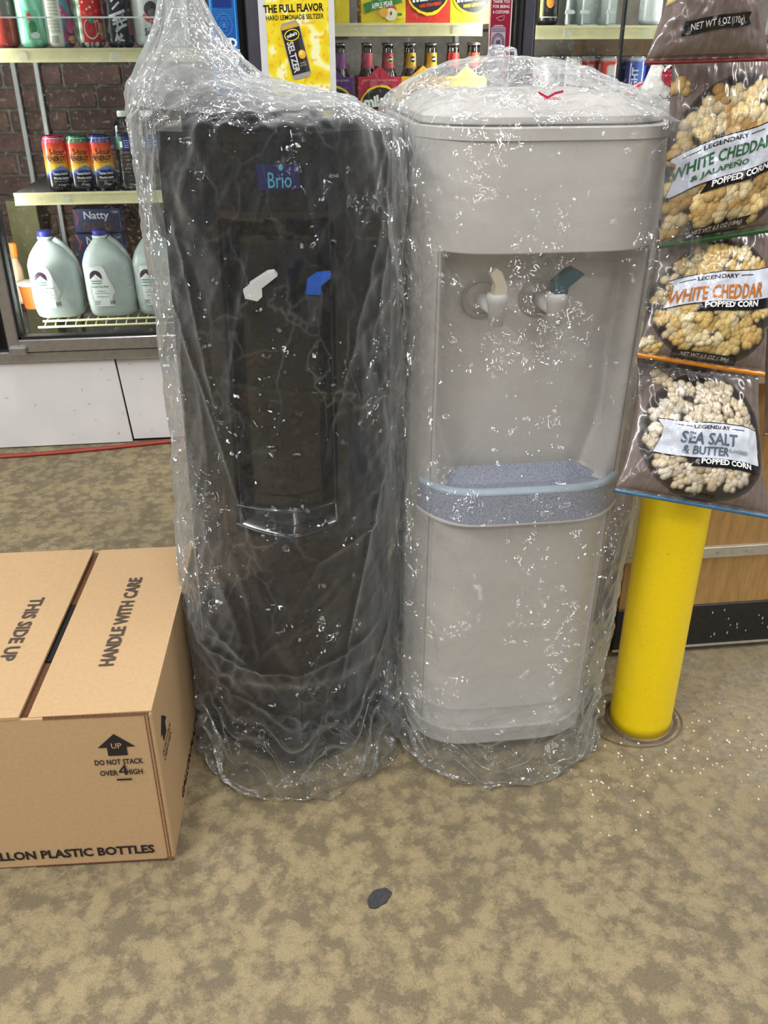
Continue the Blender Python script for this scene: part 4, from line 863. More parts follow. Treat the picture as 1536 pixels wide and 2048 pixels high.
def tap(t, px, py, Y, bodyc, leverc, kind, yback):
    """faucet: boss, spout body, lever"""
    p = at(px, py, Y); x, z = p.x, p.z; s = MB()
    if kind == 'white_left':    # black cooler, white paddle lever rising to the right
        f = MB().lathe([(.012, -.012), (.0135, -.010), (.0135, .006), (.012, .010)], cx=x-.004, cy=Y, cz=z-.004, n=20).build('tap', bodyc, t, True, world=True)
        MB().prism([(x-.017, z-.002), (x-.015, z-.012), (x+.001, z-.016), (x+.008, z-.010), (x+.008, z+.001), (x+.030, z+.017), (x+.026, z+.022), (x+.017, z+.021), (x-.008, z+.006)], Y-.020, Y+.0).build('lever', leverc, f, world=True)
        MB().tube([(x, Y, z), (x, yback, z)], .008, 12).build('boss', bodyc, f, True, world=True)
    elif kind == 'blue':
        f = MB().lathe([(.0075, -.052), (.0095, -.050), (.0125, -.012), (.0135, -.006), (.0120, -.002)], cx=x, cy=Y, cz=z, n=22).build('tap', bodyc, t, True, world=True)
        MB().prism([(x-.012, z-.002), (x-.012, z+.008), (x-.004, z+.018), (x+.022, z+.022), (x+.024, z+.027), (x+.004, z+.027), (x-.004, z+.022)][:0] or [(x-.011, z-.003), (x+.009, z-.004), (x+.010, z+.008), (x+.023, z+.018), (x+.024, z+.023), (x+.006, z+.022), (x-.008, z+.013)], Y-.018, Y+.006).build('lever', leverc, f, world=True)
        MB().tube([(x, Y, z-.015), (x, yback, z-.015)], .008, 12).build('boss', bodyc, f, True, world=True)
    else:
        f = MB().lathe([(.0085, -.030), (.0105, -.030), (.0145, .004), (.0155, .005), (.0160, .012), (.0150, .017)], cx=x, cy=Y, cz=z, n=26).build('tap', bodyc, t, True, world=True)
        MB().tube([(x, Y, z-.006), (x-.012, yback, z-.004)], .012, 16).build('boss', bodyc, f, True, world=True)
        RX = Matrix.Rotation(PI/2, 3, 'X')
        MB().lathe([(.028, 0), (.0285, .002), (.026, .004), (.0255, .002), (.021, .002), (.0205, .004), (.012, .004)], cx=x-.014, cy=yback, cz=z-.003, n=36, R=RX).build('escutcheon', mat('escutcheon', (176, 168, 160), .4), f, True, world=True)
        if kind == 'cream':
            MB().prism([(x-.008, z+.016), (x+.010, z+.016), (x+.011, z+.027), (x+.002, z+.049), (x-.006, z+.055), (x-.014, z+.046), (x-.006, z+.030)], Y-.012, Y+.010).build('lever', leverc, f, world=True)
        else:
            MB().prism([(x-.007, z+.016), (x+.012, z+.016), (x+.013, z+.026), (x+.030, z+.040), (x+.035, z+.044), (x+.020, z+.052), (x+.012, z+.050), (x-.009, z+.032)], Y-.012, Y+.010).build('lever', leverc, f, world=True)
    return f
WP = mat('white_tap_plastic', (226, 224, 222), .35); BP = mat('blue_tap_plastic', (24, 92, 200), .35); GP = mat('smoke_tap_plastic', (50, 52, 58), .3); CP = mat('cream_tap_plastic', (216, 206, 184), .4); TP = mat('teal_tap_plastic', (50, 84, 92), .35)
tap(tb_, 512, 572, 1.215, BKF, WP, 'white_left', 1.25); tap(tb_, 627, 578, 1.215, GP, BP, 'blue', 1.25)
for px, py, Y in ((657, 617, 1.215), (652, 1048, 1.205), (648, 1410, 1.205)):
    p = at(px, py, Y); MB().lathe([(.0045, 0), (.004, .001)], cx=p.x, cy=p.y-.004, cz=p.z, n=14, R=Matrix.Rotation(PI/2, 3, 'X')).build('vent_hole_disc', mat('vent_hole_black', (2, 2, 2), .9), tb_, world=True)  # added black discs stand in for vent holes of the plastic cover

# ---- white cooler
WB = mat('beige_white_cabinet', (206, 201, 196), .42, var=.03, scale=8); WF = mat('beige_white_front', (206, 201, 196), .38, var=.03, scale=8)
tw_ = thing('water_cooler', 'beige white water cooler with two taps under a clear plastic cover', 'water cooler', (.365, 1.44, 0))
zal, zat = at(1040, 935, 1.30).z, at(1040, 503, 1.22).z
def rec_w(s, z):
    q_ = 0
    wd = .80; inn = sstep(wd+.03, wd, abs(s))
    if z < zat: q_ += .010*inn*sstep(.05, .08, z)            # front sheet sits behind the side rails
    al = sstep(.80, .74-.16*sstep(.62, .50, z), abs(s)); top = sstep(zat, zat-.006, z); bot = sstep(zal-.03, zal+.01, z)
    dep = .075
    q_ += dep*al*top*bot
    return q_
cfg = dict(h=1.030, ys=1.300, yb=1.62, bow=.098, pw=5.0, x=(.176, .526, .186, .556), sl=[-.83, -.80, -.76, .76, .80, .83], zl=[zat, zat-.003, zat-.006, zal, zal-.03, zal-.02, zal-.01, zal+.01])
Xw, yfw = cabinet(tw_, cfg, WB, WF, rec_w)
MB().prismz(bowplan(Xw, yfw, 1.03, -.004, 1.625), 1.0305, 1.045).build('top_rim', WB, tw_, world=True)
P0 = bowplan(Xw, yfw, 1.03, .035, 1.58, s1=.93); P1 = [(.362+(x-.37)*.74, 1.45+(y-1.42)*.80) for x, y in P0]
P0b = [(x, y) for x, y in P0]; n = len(P0)
V = [(x, y, 1.045) for x, y in P0]+[(x, y, 1.056) for x, y in P0]+[(.37+(x-.37)*.96, 1.42+(y-1.42)*.96, 1.060) for x, y in P0]+[(x, y, 1.079) for x, y in P1]+[(.37+(x-.37)*.9, 1.42+(y-1.42)*.9, 1.081) for x, y in P1]
F = [(j*n+i, j*n+(i+1) % n, (j+1)*n+(i+1) % n, (j+1)*n+i) for j in range(4) for i in range(n)]+[tuple(range(4*n, 5*n))]
mk('lid', V, F, WB, tw_, world=True)
MB().prismz(bowplan(Xw, yfw, 1.03, .03, 1.59, s1=.95), 1.0455, 1.0475).build('lid_gap', mat('lid_gap', (90, 86, 82), .8), tw_, world=True)
# side rails of the face
for sg in (-1, 1):
    b = MB(); P = []
    s0, s1 = (.84, .99)
    for z0, z1 in ((.03, zat),):
        P = [(Xw(sg*s0, z0), yfw(s0, 0)-.004, z0), (Xw(sg*s1, z0), yfw(s1, 0)-.003, z0), (Xw(sg*s1, z1), yfw(s1, 0)-.003, z1), (Xw(sg*s0, z1), yfw(s0, 0)-.004, z1)]
        Q = [(x, y+.012, z) for x, y, z in P]; b.add(P+Q, [(0, 1, 2, 3), (4, 7, 6, 5), (0, 4, 5, 1), (1, 5, 6, 2), (2, 6, 7, 3), (3, 7, 4, 0)])
    b.build('side_rail', WB, tw_, world=True)
# drip tray: speckled blue grey, trapezoid basin with a bowed front fascia
TRM, nt, b_, o_ = nodes('speckled_grey_tray'); tc = N(nt, 'ShaderNodeTexCoord'); n1 = N(nt, 'ShaderNodeTexNoise', Scale=520.0, Detail=2.0, Roughness=.8); L(nt, tc.outputs['Object'], n1.inputs['Vector']); rp = ramp(nt, n1.outputs['Fac'], [(.36, lin((120, 128, 150))), (.5, lin((158, 164, 182))), (.66, lin((188, 192, 204)))]); L(nt, rp.outputs[0], b_.inputs['Base Color']); b_.inputs['Roughness'].default_value = .5
zfb, zft = at(1020, 1048, 1.19).z, at(1020, 986, 1.19).z
sA = [-.92+1.80*i/30 for i in range(31)]; V = []
ztl = zft+.0; yback_t = 1.266
for s in sA:
    x = Xw(s, .45); y = yfw(s, .45)-.012; ed = .012*abs(s)**6
    V += [(x, y, zfb+ed), (x, y-.001, zft), (x, y+.012, zft+.002), (Xw(s*.9, .45), y+.016, zft-.012), (Xw(s*.60, .45)+.0, yback_t, zft-.014), (Xw(s*.60, .45), yback_t+.010, zft+.010), (x, y+.02, zfb+ed)]
k = 7; tr1 = tag(mk('drip_tray', V, [(i*k+j, (i+1)*k+j, (i+1)*k+j+1, i*k+j+1) for i in range(30) for j in range(6)]+[tuple(range(7)), tuple(30*k+j for j in range(7))[::-1]], TRM, tw_, world=True), 'speckled blue grey drip tray')
V = []
for s in sA: x = Xw(s, .45); y = yfw(s, .45)-.0135; V += [(x, y, zft-.003), (x, y, zft+.003), (x, y+.013, zft+.0036)]
mk('tray_lip', V, [(i*3+j, (i+1)*3+j, (i+1)*3+j+1, i*3+j+1) for i in range(30) for j in range(2)], mat('pale_blue_lip', (176, 192, 206), .3), tr1, True, world=True)
V = []
for s in sA: x = Xw(s*1.02, .45); y = yfw(s, .45)-.010; ed = .012*abs(s)**6; V += [(x, y, zfb+ed-.005), (x, y-.004, zfb+ed-.002), (x, y, zfb+ed+.002)]
mk('tray_bezel', V, [(i*3+j, (i+1)*3+j, (i+1)*3+j+1, i*3+j+1) for i in range(30) for j in range(2)], WB, tw_, True, world=True)
MB().prismz(bowplan(Xw, yfw, .04, -.007, 1.62), .02, .05).build('plinth', WB, tw_, world=True)
tap(tw_, 994, 610, 1.235, WP, CP, 'cream', 1.285); tap(tw_, 1112, 608, 1.235, WP, TP, 'teal', 1.285)

# ================================================================== PLASTIC COVERS
def tri(t): return np.abs(t-np.floor(t)-.5)*2
def crumple(P, seed, waves):
    rg = np.random.RandomState(seed); h = np.zeros(len(P)); Q = P.copy()
    for lam, sl, asp in waves:
        for k in range(3):
            d_ = rg.randn(3)*np.array([1, 1, asp]); d_ /= np.linalg.norm(d_)
            wrp = .25*lam*np.sin(Q @ (rg.randn(3)*2.2/lam)+rg.rand()*6)
            h += sl*lam*.5*tri((Q @ d_+wrp)/lam+rg.rand())
    return h/3
def cover(t, rings, seed, m, zfloor, name='film_sheet', NU=380, NV=330, folds=()):
    """rings: (z, xmin, xmax, yfront, yback, nfront) -> dense sheet with creases"""
    rings = sorted(rings); Z = np.array([r[0] for r in rings]); A = np.array(rings)
    vs = np.linspace(0, 1, NV); cum = np.concatenate([[0], np.cumsum(np.sqrt(np.diff(Z)**2+.3*np.diff(A[:, 3])**2+.2*np.diff(A[:, 2])**2)+1e-4)]); cum /= cum[-1]
    cols = [np.interp(vs, cum, A[:, k]) for k in range(6)]
    ker = np.array([1, 2, 3, 2, 1])/9.
    for k in range(6):
        p = np.pad(cols[k], 2, mode='edge'); cols[k] = np.convolve(p, ker, 'valid')
    th = np.linspace(0, 2*PI, NU, endpoint=False); T, V_ = np.meshgrid(th, np.arange(NV))
    z, x0, x1, y0, y1, nf = [c[V_] for c in cols]
    cx, cy = (x0+x1)/2, y0*.38+y1*.62; c, s = np.cos(T), np.sin(T)
    n_ = np.where(s < 0, nf, 6.0)
    X = cx+(x1-x0)/2*np.sign(c)*np.abs(c)**(2/n_); Y = cy+np.where(s < 0, cy-y0, y1-cy)*np.sign(s)*np.abs(s)**(2/n_)
    P = np.stack([X, Y, z], -1).reshape(-1, 3)
    nr = np.stack([np.sign(c)*np.abs(c)**(2-2/n_), np.sign(s)*np.abs(s)**(2-2/n_), 0*c], -1); nr /= np.linalg.norm(nr, axis=-1, keepdims=True)+1e-9; nr = nr.reshape(-1, 3)
    loz = np.clip((.16-P[:, 2])/.16, 0, 1); hiz = np.clip((P[:, 2]-.62)/.4, 0, 1)
    msk = .45+.45*np.sin(P[:, 0]*9+seed)*np.sin(P[:, 2]*7+seed*2)+.0
    h = crumple(P, seed, [(.22, .12, .35), (.10, .24, .5), (.045, .28, .8), (.024, .22, 1)])*(.22+.75*np.clip(msk, 0, 1)+.5*loz+.4*hiz)*np.clip((x1-x0).ravel()/.28, .25, 1)
    ph = (T/(2*PI)).ravel(); zv = P[:, 2]; rg = np.random.RandomState(seed+50); fold = np.zeros(len(P)); per = 1.15
    zt_ = Z[-1]
    for k in range(110):
        u0, z0_ = rg.rand(), rg.rand()*zt_; an = PI/2+rg.randn()*.55; ln = .05+.22*rg.rand(); wd = .004+.006*rg.rand(); am = (.0015+.0045*rg.rand()**2)
        if k % 9 == 0: an = rg.choice([.1, 2.9, 1.1]); ln *= 1.4
        du = (ph-u0+.5) % 1-.5; du = du*per; dz = zv-z0_; al = du*math.cos(an)+dz*math.sin(an); ac = -du*math.sin(an)+dz*math.cos(an)+.25*al*al*rg.randn()
        fold += am*np.exp(-np.abs(ac)/wd)*np.clip(1.15-(np.abs(al)/ln)**2, 0, 1)
    for (xa, za, xb, zb_, am, wd) in folds:      # long tension folds on the front, from (xa,za) to (xb,zb)
        L2 = (xb-xa)**2+(zb_-za)**2; tt = np.clip(((P[:, 0]-xa)*(xb-xa)+(zv-za)*(zb_-za))/L2, 0, 1)
        dd = np.hypot(P[:, 0]-xa-tt*(xb-xa), zv-za-tt*(zb_-za)); fold += np.where(nr[:, 1] < -.1, am*np.exp(-dd/wd)*np.clip(4*tt*(1-tt)+.35, 0, 1), 0)
    low = loz**1.2*.012*np.sin(P[:, 2]*150+6*np.sin(ph*2*PI*3)+3*np.sin(ph*2*PI*11+1))*np.clip(P[:, 2]/.02, 0, 1)
    P = P+nr*(h+fold+low+.001)[:, None]; P[:, 2] = np.maximum(P[:, 2], zfloor)
    P[:, 2] += np.where(P[:, 2] > 1.03, h*.9, 0)
    idx = np.arange(NV*NU).reshape(NV, NU); a = idx[:-1]; b = idx[1:]; F = np.stack([a, np.roll(a, -1, 1), np.roll(b, -1, 1), b], -1).reshape(-1, 4).tolist()
    F.append(idx[-1].tolist())
    return mk(name, P.tolist(), F, m, t, True, world=True)
def rows(R, Y): return [(at((a+b)/2, py, Y).z, at(a, py, Y).x+.006, at(b, py, Y).x-.004) for py, a, b in R]
def rows2(R, Y, Yz): return [(at((a+b)/2, py, Yz if py < 280 else Y).z, at(a, py, Y).x+.006, at(b, py, Y).x-.004) for py, a, b in R]
FILM = film('clear_poly_film', milk=.014, crease=.12, sc=30, gl=1.5, rough=.055, edge=.66, fac=3.4)
FILM2 = film('clear_poly_film_crisp', milk=.035, crease=.12, sc=26, gl=2.3, rough=.05, edge=.5, fac=3.4)
HEM = film('gathered_hem_film', milk=.02, crease=.14, sc=34, gl=3.0, rough=.06, edge=.36, fac=3.4)
FILM3 = film('gathered_poly_film', milk=.16, crease=.3, sc=30, gl=1.8, rough=.11, edge=.6, fac=2.2)
# black cooler cover
tk = thing('plastic_cover', 'crinkled clear plastic cover over the black cooler, neck gathered upward', 'plastic cover', (-.02, 1.40, 0))
R_ = rows2([(-70, 340, 372), (0, 322, 397), (60, 312, 430), (100, 298, 458), (165, 280, 512), (186, 273, 585), (200, 275, 640), (222, 280, 700), (243, 284, 752), (256, 286, 778), (290, 290, 788), (400, 300, 790), (640, 320, 785)], 1.40, 1.455)
rg = []
for z, a, b2 in R_:
    if z > 1.048: q_ = min(1, (z-1.048)/.16); rg.append((z, a, b2, 1.20+.14*q_, 1.525-.08*q_, 2.2))
    else: rg.append((z, a, b2, 1.176, 1.522, 2.3))
rg += [(.60, -.190, .172, 1.176, 1.522, 2.2), (.35, -.198, .172, 1.174, 1.522, 2.1), (.215, -.200, .172, 1.168, 1.522, 2.0), (.20, -.194, .170, 1.176, 1.52, 2.0), (.10, -.196, .17, 1.176, 1.52, 2.0), (.05, -.200, .172, 1.165, 1.52, 2.0), (.022, -.205, .175, 1.135, 1.525, 2.0), (.004, -.208, .176, 1.120, 1.53, 2.0), (.0015, -.200, .17, 1.135, 1.52, 2.0)]
cover(tk, rg, 3, FILM, .0015, folds=[(-.165, .262, -.02, .235, .010, .003), (-.02, .235, .12, .275, .007, .004), (-.01, .24, -.015, .05, .006, .005), (.03, .58, .12, .95, .005, .004), (.13, .06, .02, .02, .008, .005), (-.12, .055, -.02, .02, .008, .005), (-.13, .95, -.10, .65, .005, .004), (-.15, .85, -.06, .45, .005, .003), (.12, .55, .05, .2, .006, .004)])
kk = lambda z: .49-.16*min(1, (z-1.045)/.12)
rg2 = [(z, (a+b2)/2-(b2-a)*kk(z), (a+b2)/2+(b2-a)*kk(z), y0+.01+.04*min(1, (z-1.045)/.12), y1-.05, 2.) for z, a, b2, y0, y1, n_ in rg if z > 1.045]
cover(tk, rg2, 12, FILM3, .0015, name='gathered_neck', NU=160, NV=110)
RD = (200, 40, 70)
hem = lambda x0, x1, yf_, yb_, nf: [(.0016, x0+.004, x1-.004, yf_+.012, yb_-.004, nf), (.012, x0-.001, x1+.001, yf_+.002, yb_, nf), (.03, x0+.004, x1-.004, yf_+.022, yb_-.004, nf), (.055, x0+.010, x1-.008, yf_+.044, yb_-.008, nf), (.085, x0+.014, x1-.010, yf_+.058, yb_-.01, nf)]
cover(tk, hem(-.205, .175, 1.124, 1.522, 2.0), 21, HEM, .0016, name='gathered_hem', NU=300, NV=60)
# white cooler cover
tq = thing('plastic_cover', 'clear plastic cover over the beige white cooler, knotted on top', 'plastic cover', (.365, 1.42, 0))
R_ = rows2([(118, 975, 1040), (130, 930, 1100), (165, 880, 1165), (190, 848, 1215), (215, 818, 1272), (240, 803, 1322), (300, 796, 1345), (420, 792, 1358), (520, 793, 1352), (600, 797, 1322)], 1.42, 1.53)
rg = []
for z, a, b2 in R_:
    if z > 1.035: q_ = min(1, (z-1.035)/.08); rg.append((z, a, b2, 1.18+.17*q_, 1.64-.10*q_, 4.2-1.6*q_))
    else: rg.append((z, a, b2, 1.176, 1.64, 4.2))
rg += [(.66, .172, .566, 1.174, 1.64, 4.2), (.50, .168, .562, 1.168, 1.64, 4.2), (.35, .165, .552, 1.166, 1.64, 4.2), (.2, .163, .550, 1.166, 1.64, 4), (.09, .162, .540, 1.164, 1.64, 3.8), (.05, .160, .545, 1.152, 1.64, 3.3), (.022, .158, .55, 1.132, 1.642, 2.8), (.004, .158, .552, 1.122, 1.645, 2.6), (.0015, .165, .545, 1.138, 1.64, 2.6)]
cover(tq, rg, 8, FILM2, .0015, folds=[(.36, .90, .55, .865, .010, .004), (.24, 1.02, .36, .90, .006, .004), (.20, .98, .24, .85, .007, .005), (.19, .80, .23, .88, .007, .003), (.33, 1.02, .36, .93, .008, .005), (.50, .78, .38, .71, .006, .004), (.21, .50, .27, .62, .007, .005), (.30, .55, .35, .20, .004, .003), (.20, .10, .48, .17, .006, .003), (.52, .40, .40, .15, .006, .004), (.46, .95, .53, .75, .006, .004), (.22, .04, .5, .035, .008, .004)])
cover(tq, hem(.162, .548, 1.128, 1.642, 2.6), 27, HEM, .0016, name='gathered_hem', NU=300, NV=60)
def tuft(t, c, rx, ry, rz_, seed):
    n, m_ = 48, 40; V = []
    for j in range(m_):
        f_ = PI*j/(m_-1)
        for i in range(n):
            a = 2*PI*i/n; v = Vector((math.sin(f_)*math.cos(a), math.sin(f_)*math.sin(a), math.cos(f_))); k = 1+.22*abs(math.sin(a*4+seed+v.z*2))+.35*noise.noise(v*1.8+Vector((seed, 0, 0)))
            V.append((c[0]+v.x*rx*k, c[1]+v.y*ry*k, c[2]+v.z*rz_*k))
    mk('gathered_knot', V, [(j*n+i, j*n+(i+1) % n, (j+1)*n+(i+1) % n, (j+1)*n+i) for j in range(m_-1) for i in range(n)], FILM, t, True, world=True)
p = at(1003, 130, 1.44); tuft(tq, (p.x, 1.44, p.z), .024, .03, .022, 2.)
p = at(1042, 172, 1.36); d = Decal(); d.stroke([(-.018, .003), (-.006, -.003), (.004, .002), (.014, .004)], .003, RD); d.text('WARNING', 0, -.004, .022, .004, RD); d.build('warning_print', front(p.x, 1.20, p.z-.005), PRF, tq, world=True)

# ================================================================== POPCORN BAGS
def popcorn(nx, ny, w, h, ecx, ecy, erx, ery, pal, seed, kr=.0105, extra=()):
    """painted picture of popcorn for the bag print, as (ny,nx,3) sRGB 0-255; w,h metres"""
    rs = np.random.RandomState(seed); X, Y = np.meshgrid(np.linspace(-w/2, w/2, nx), np.linspace(-h/2, h/2, ny))
    g = np.zeros((ny, nx, 1)); img = np.zeros((ny, nx, 3))
    st = np.sin(X*620+3*np.sin(Y*40)+1.5*np.sin(X*170))*.5+np.sin(X*1500+2*np.sin(Y*70))*.3+rs.randn(ny, nx)*.25
    img[:] = np.array((112, 98, 92))[None, None]+st[..., None]*8
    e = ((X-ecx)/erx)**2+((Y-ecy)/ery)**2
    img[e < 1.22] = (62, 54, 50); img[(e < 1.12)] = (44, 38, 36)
    zb_ = np.zeros((ny, nx))-1; cand = []
    tries = 0
    for _ in range(900):
        a = rs.rand()*2*PI; r = math.sqrt(rs.rand()); x, y = ecx+erx*.95*r*math.cos(a), ecy+ery*.95*r*math.sin(a)
        if all((x-c[0])**2+(y-c[1])**2 > (kr*1.08)**2 for c in cand): cand.append((x, y))
    cand += list(extra); order = rs.permutation(len(cand))
    dx = w/nx; dy = h/ny
    for o_ in order:
        cx_, cy_ = cand[o_]; base = rs.rand()*.35*kr; colr = np.array(pal[rs.randint(len(pal))], float)*(.86+.2*rs.rand()); nl = rs.randint(5, 8); ph = rs.rand()*6
        for l_ in range(nl):
            if l_ == 0: lx, ly, lr, lz = cx_, cy_, kr*.62, base
            else:
                aa = ph+l_*2*PI/(nl-1)+rs.randn()*.25; rad = kr*(.38+.34*rs.rand()); lx, ly, lr, lz = cx_+rad*math.cos(aa), cy_+rad*math.sin(aa), kr*(.36+.3*rs.rand()), base+kr*.12*rs.rand()
            i0, i1 = max(0, int((lx-lr+w/2)/dx)), min(nx, int((lx+lr+w/2)/dx)+2); j0, j1 = max(0, int((ly-lr+h/2)/dy)), min(ny, int((ly+lr+h/2)/dy)+2)
            if i0 >= i1 or j0 >= j1: continue
            sx, sy = X[j0:j1, i0:i1]-lx, Y[j0:j1, i0:i1]-ly; q_ = lr*lr-sx*sx-sy*sy; ok = q_ > 0; hz_ = np.sqrt(np.maximum(q_, 0)); zz = lz+hz_
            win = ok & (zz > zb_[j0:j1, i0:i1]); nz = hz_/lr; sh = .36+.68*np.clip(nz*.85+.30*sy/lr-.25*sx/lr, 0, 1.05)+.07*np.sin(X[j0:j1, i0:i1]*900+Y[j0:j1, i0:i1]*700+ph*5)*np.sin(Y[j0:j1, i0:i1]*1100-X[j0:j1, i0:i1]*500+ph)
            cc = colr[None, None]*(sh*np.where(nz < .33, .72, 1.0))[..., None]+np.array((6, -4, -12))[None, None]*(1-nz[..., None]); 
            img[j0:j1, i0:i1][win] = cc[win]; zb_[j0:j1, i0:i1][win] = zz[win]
    return np.clip(img, 0, 255)
BAGM = printmat('popcorn_bag_film', .3, coat=.6, bump=.16, bscale=22)
def bag(label, TL, TR, BR, BL, Yt, Yb, art, seal, banner=None, bulge=.032, seed=1, nx=150, ny=190, pinch=.06, name='popcorn_bag', group='popcorn bags on the hanging strip'):
    tl, tr2, br, bl = at(*TL, Yt), at(*TR, Yt), at(*BR, Yb), at(*BL, Yb); w = ((tr2-tl).length+(br-bl).length)/2; h = ((tl-bl).length+(tr2-br).length)/2
    nrm = (tr2-tl).cross(tl-bl).normalized()
    if nrm.y > 0: nrm = -nrm
    base = (bl+br)/2; t = thing(name, label, 'snack bag', tuple(base), 0, group)
    def S(u, v, off=0, side=1):
        uu = .5+(u-.5)*(1-pinch*max(0, math.sin(PI*v))**.7); P = (bl*(1-uu)+br*uu)*(1-v)+(tl*(1-uu)+tr2*uu)*v
        sv = max(0, min(.99999, (v-.045)/.91)); u = max(1e-6, min(1-1e-6, u)); b_ = bulge*(max(0, math.sin(PI*u))**.55)*(max(0, math.sin(PI*sv))**.5)
        ed = min(1, min(u, 1-u)*5); wr = (noise.noise(Vector((u*7+seed, v*7, 1)))*.35+noise.noise(Vector((u*19, v*15+seed, 4)))*.14)
        b_ += bulge*wr*.42*min(1, min(v, 1-v)*8)*min(1, min(u, 1-u)*8+.1)+.0010*math.sin(u*60+seed)*max(0, 1-min(v, 1-v)*9)*min(1, min(v, 1-v)*30)
        return P+nrm*(side*b_+off)
    img = art(nx, ny, w, h); V = []; C = []
    for j in range(ny):
        for i in range(nx): V.append(S(i/(nx-1), j/(ny-1)))
    C = (img.reshape(-1, 3)/255.); C = np.where(C <= .04045, C/12.92, ((C+.055)/1.055)**2.4)
    mk('bag_front', V, [(j*nx+i, j*nx+i+1, (j+1)*nx+i+1, (j+1)*nx+i) for j in range(ny-1) for i in range(nx-1)], BAGM, t, True, vcol=C, world=True)
    V = []; a, b2 = 24, 28
    for j in range(b2):
        for i in range(a): V.append(S(i/(a-1), j/(b2-1), -.0004, -.7))
    mk('bag_back', V, [(j*a+i, j*a+i+1, (j+1)*a+i+1, (j+1)*a+i) for j in range(b2-1) for i in range(a-1)], mat('bag_back_film', (96, 84, 80), .3), t, True, world=True)
    V = []; n = 40
    for i in range(n+1): V += [S(i/n, .0)+nrm*.0012, S(i/n, .028)+nrm*.0012, S(i/n, .028)-nrm*.0012, S(i/n, 0)-nrm*.0012]
    mk('seal_strip', V, [(4*i+j, 4*i+4+j, 4*i+4+(j+1) % 4, 4*i+(j+1) % 4) for i in range(n) for j in range(4)], mat('seal_strip', seal, .4, .2), t, True, world=True)
    if banner:
        d = Decal(); banner(d, w, h); d.build('banner_print', lambda x, y, o: tuple(S(.5+x/w, .5+y/h, o+.0012)), PRG, t, world=True, step=.0002, sub=.0045)
    return t
WBN = (205, 210, 222)
def ribbon(d, L0, L1, yc, hh, rot, lines, pop, curve=0, tail=.02, black=True, sh=0):
    """pennant banner, x from L0 to L1 around yc, baseline rising by rot and bending by curve"""
    Wp = lambda x, y: (x, yc+y+math.tan(rot)*x+curve*math.sin((x-L0)/(L1-L0)*2*PI))
    def strip(y0, y1, c, ga=0, tl=tail, a=L0, b=L1, tp=0):
        n = 20; V = []
        for i in range(n+1):
            x = a+(b-a)*i/n; k = tl if False else 0; V += [Wp(x-ga*(1 if i == 0 else (-1 if i == n else 0)), y0-ga), Wp(x-ga*(1 if i == 0 else (-1 if i == n else 0)), (y0+y1)/2), Wp(x-ga*(1 if i == 0 else (-1 if i == n else 0)), y1+ga)]
        V[1] = Wp(a+tl, (y0+y1)/2); 
        F = [(3*i+j, 3*i+3+j, 3*i+4+j, 3*i+1+j) for i in range(n) for j in range(2)]; d.raw(V, F, c)
    if black:
        a = L0+(L1-L0)*.36+sh; strip(-hh-.013, -hh+.004, (14, 12, 14), 0, .010, a, L1-.006)
    strip(-hh, hh, (16, 14, 16), .0014); strip(-hh, hh, WBN)
    d.text('LEGENDARY', (L0+L1)/2+.004+sh, hh-.0058, (L1-L0)*.36, .0056, (18, 16, 18), .03, warp=Wp)
    xm = (L0+L1)/2+.004+sh
    for sg in (-1, 1): d.stroke([Wp(xm+sg*(L1-L0)*.20, hh-.0058), Wp(xm+sg*(L1-L0)*.33, hh-.0058)], .0010, (18, 16, 18))
    for s_, x, y, w_, h_, c in lines: d.text(s_, xm+x, y, w_, h_, c, .022, warp=Wp)
    if black: d.text('POPPED CORN', L0+(L1-L0)*.36+(L1-L0)*.32+sh, -hh-.0048, (L1-L0)*.50, .0082, (244, 244, 244), .035, warp=Wp)
WHT = [(238, 226, 200), (232, 216, 186), (240, 230, 210), (228, 210, 176)]; CHD = [(238, 210, 142), (232, 198, 124), (240, 222, 176), (226, 188, 116)]; JAL = [(236, 208, 146), (226, 190, 122), (240, 220, 172), (214, 170, 104)]
# sea salt (lowest)
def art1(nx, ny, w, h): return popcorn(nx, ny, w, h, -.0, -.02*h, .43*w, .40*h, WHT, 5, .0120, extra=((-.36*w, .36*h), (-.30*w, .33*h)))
def ban1(d, w, h):
    ribbon(d, -.37*w, .41*w, -.055*h, .118*h, .02, [('SEA SALT', -.004, .012*h, 0.42*w, .082*h, (86, 104, 122)), ('& BUTTER', -.034*w, -.070*h, .34*w, .058*h, (86, 104, 122)), ('FLAVORED', .21*w, -.060*h, .15*w, .024*h, (120, 138, 150))], True, curve=-.002, sh=-.02*w)
    d.text('POPCORN, INDIANA', -.01, -h/2+.014, .07, .006, (40, 34, 20), .05)
bag('sea salt and butter popcorn bag, lowest on the strip above the yellow post', (1274, 715), (1520, 745), (1548, 1040), (1226, 984), 1.20, 1.10, art1, (66, 110, 140), ban1, seed=3, bulge=.036, pinch=.10)
# white cheddar
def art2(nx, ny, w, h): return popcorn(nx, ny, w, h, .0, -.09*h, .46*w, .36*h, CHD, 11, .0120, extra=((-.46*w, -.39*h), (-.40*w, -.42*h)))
def ban2(d, w, h):
    ribbon(d, -.41*w, .50*w, .0*h, .092*h, .16, [('WHITE CHEDDAR', .02*w, -.034*h, .76*w, .092*h, (190, 112, 40))], True, curve=.0025, sh=-.10*w)
    d.rect(-.26*w, .24*w, -.465*h, -.415*h, (20, 18, 18), 8); d.text('NET WT 6.5 OZ (184g)', -.01*w, -.440*h, .38*w, .028*h, (190, 186, 180), .01)
bag('white cheddar popcorn bag with orange lettering, second from the bottom', (1318, 440), (1562, 420), (1530, 754), (1272, 713), 1.225, 1.15, art2, (206, 130, 36), ban2, seed=7, bulge=.034, pinch=.05)
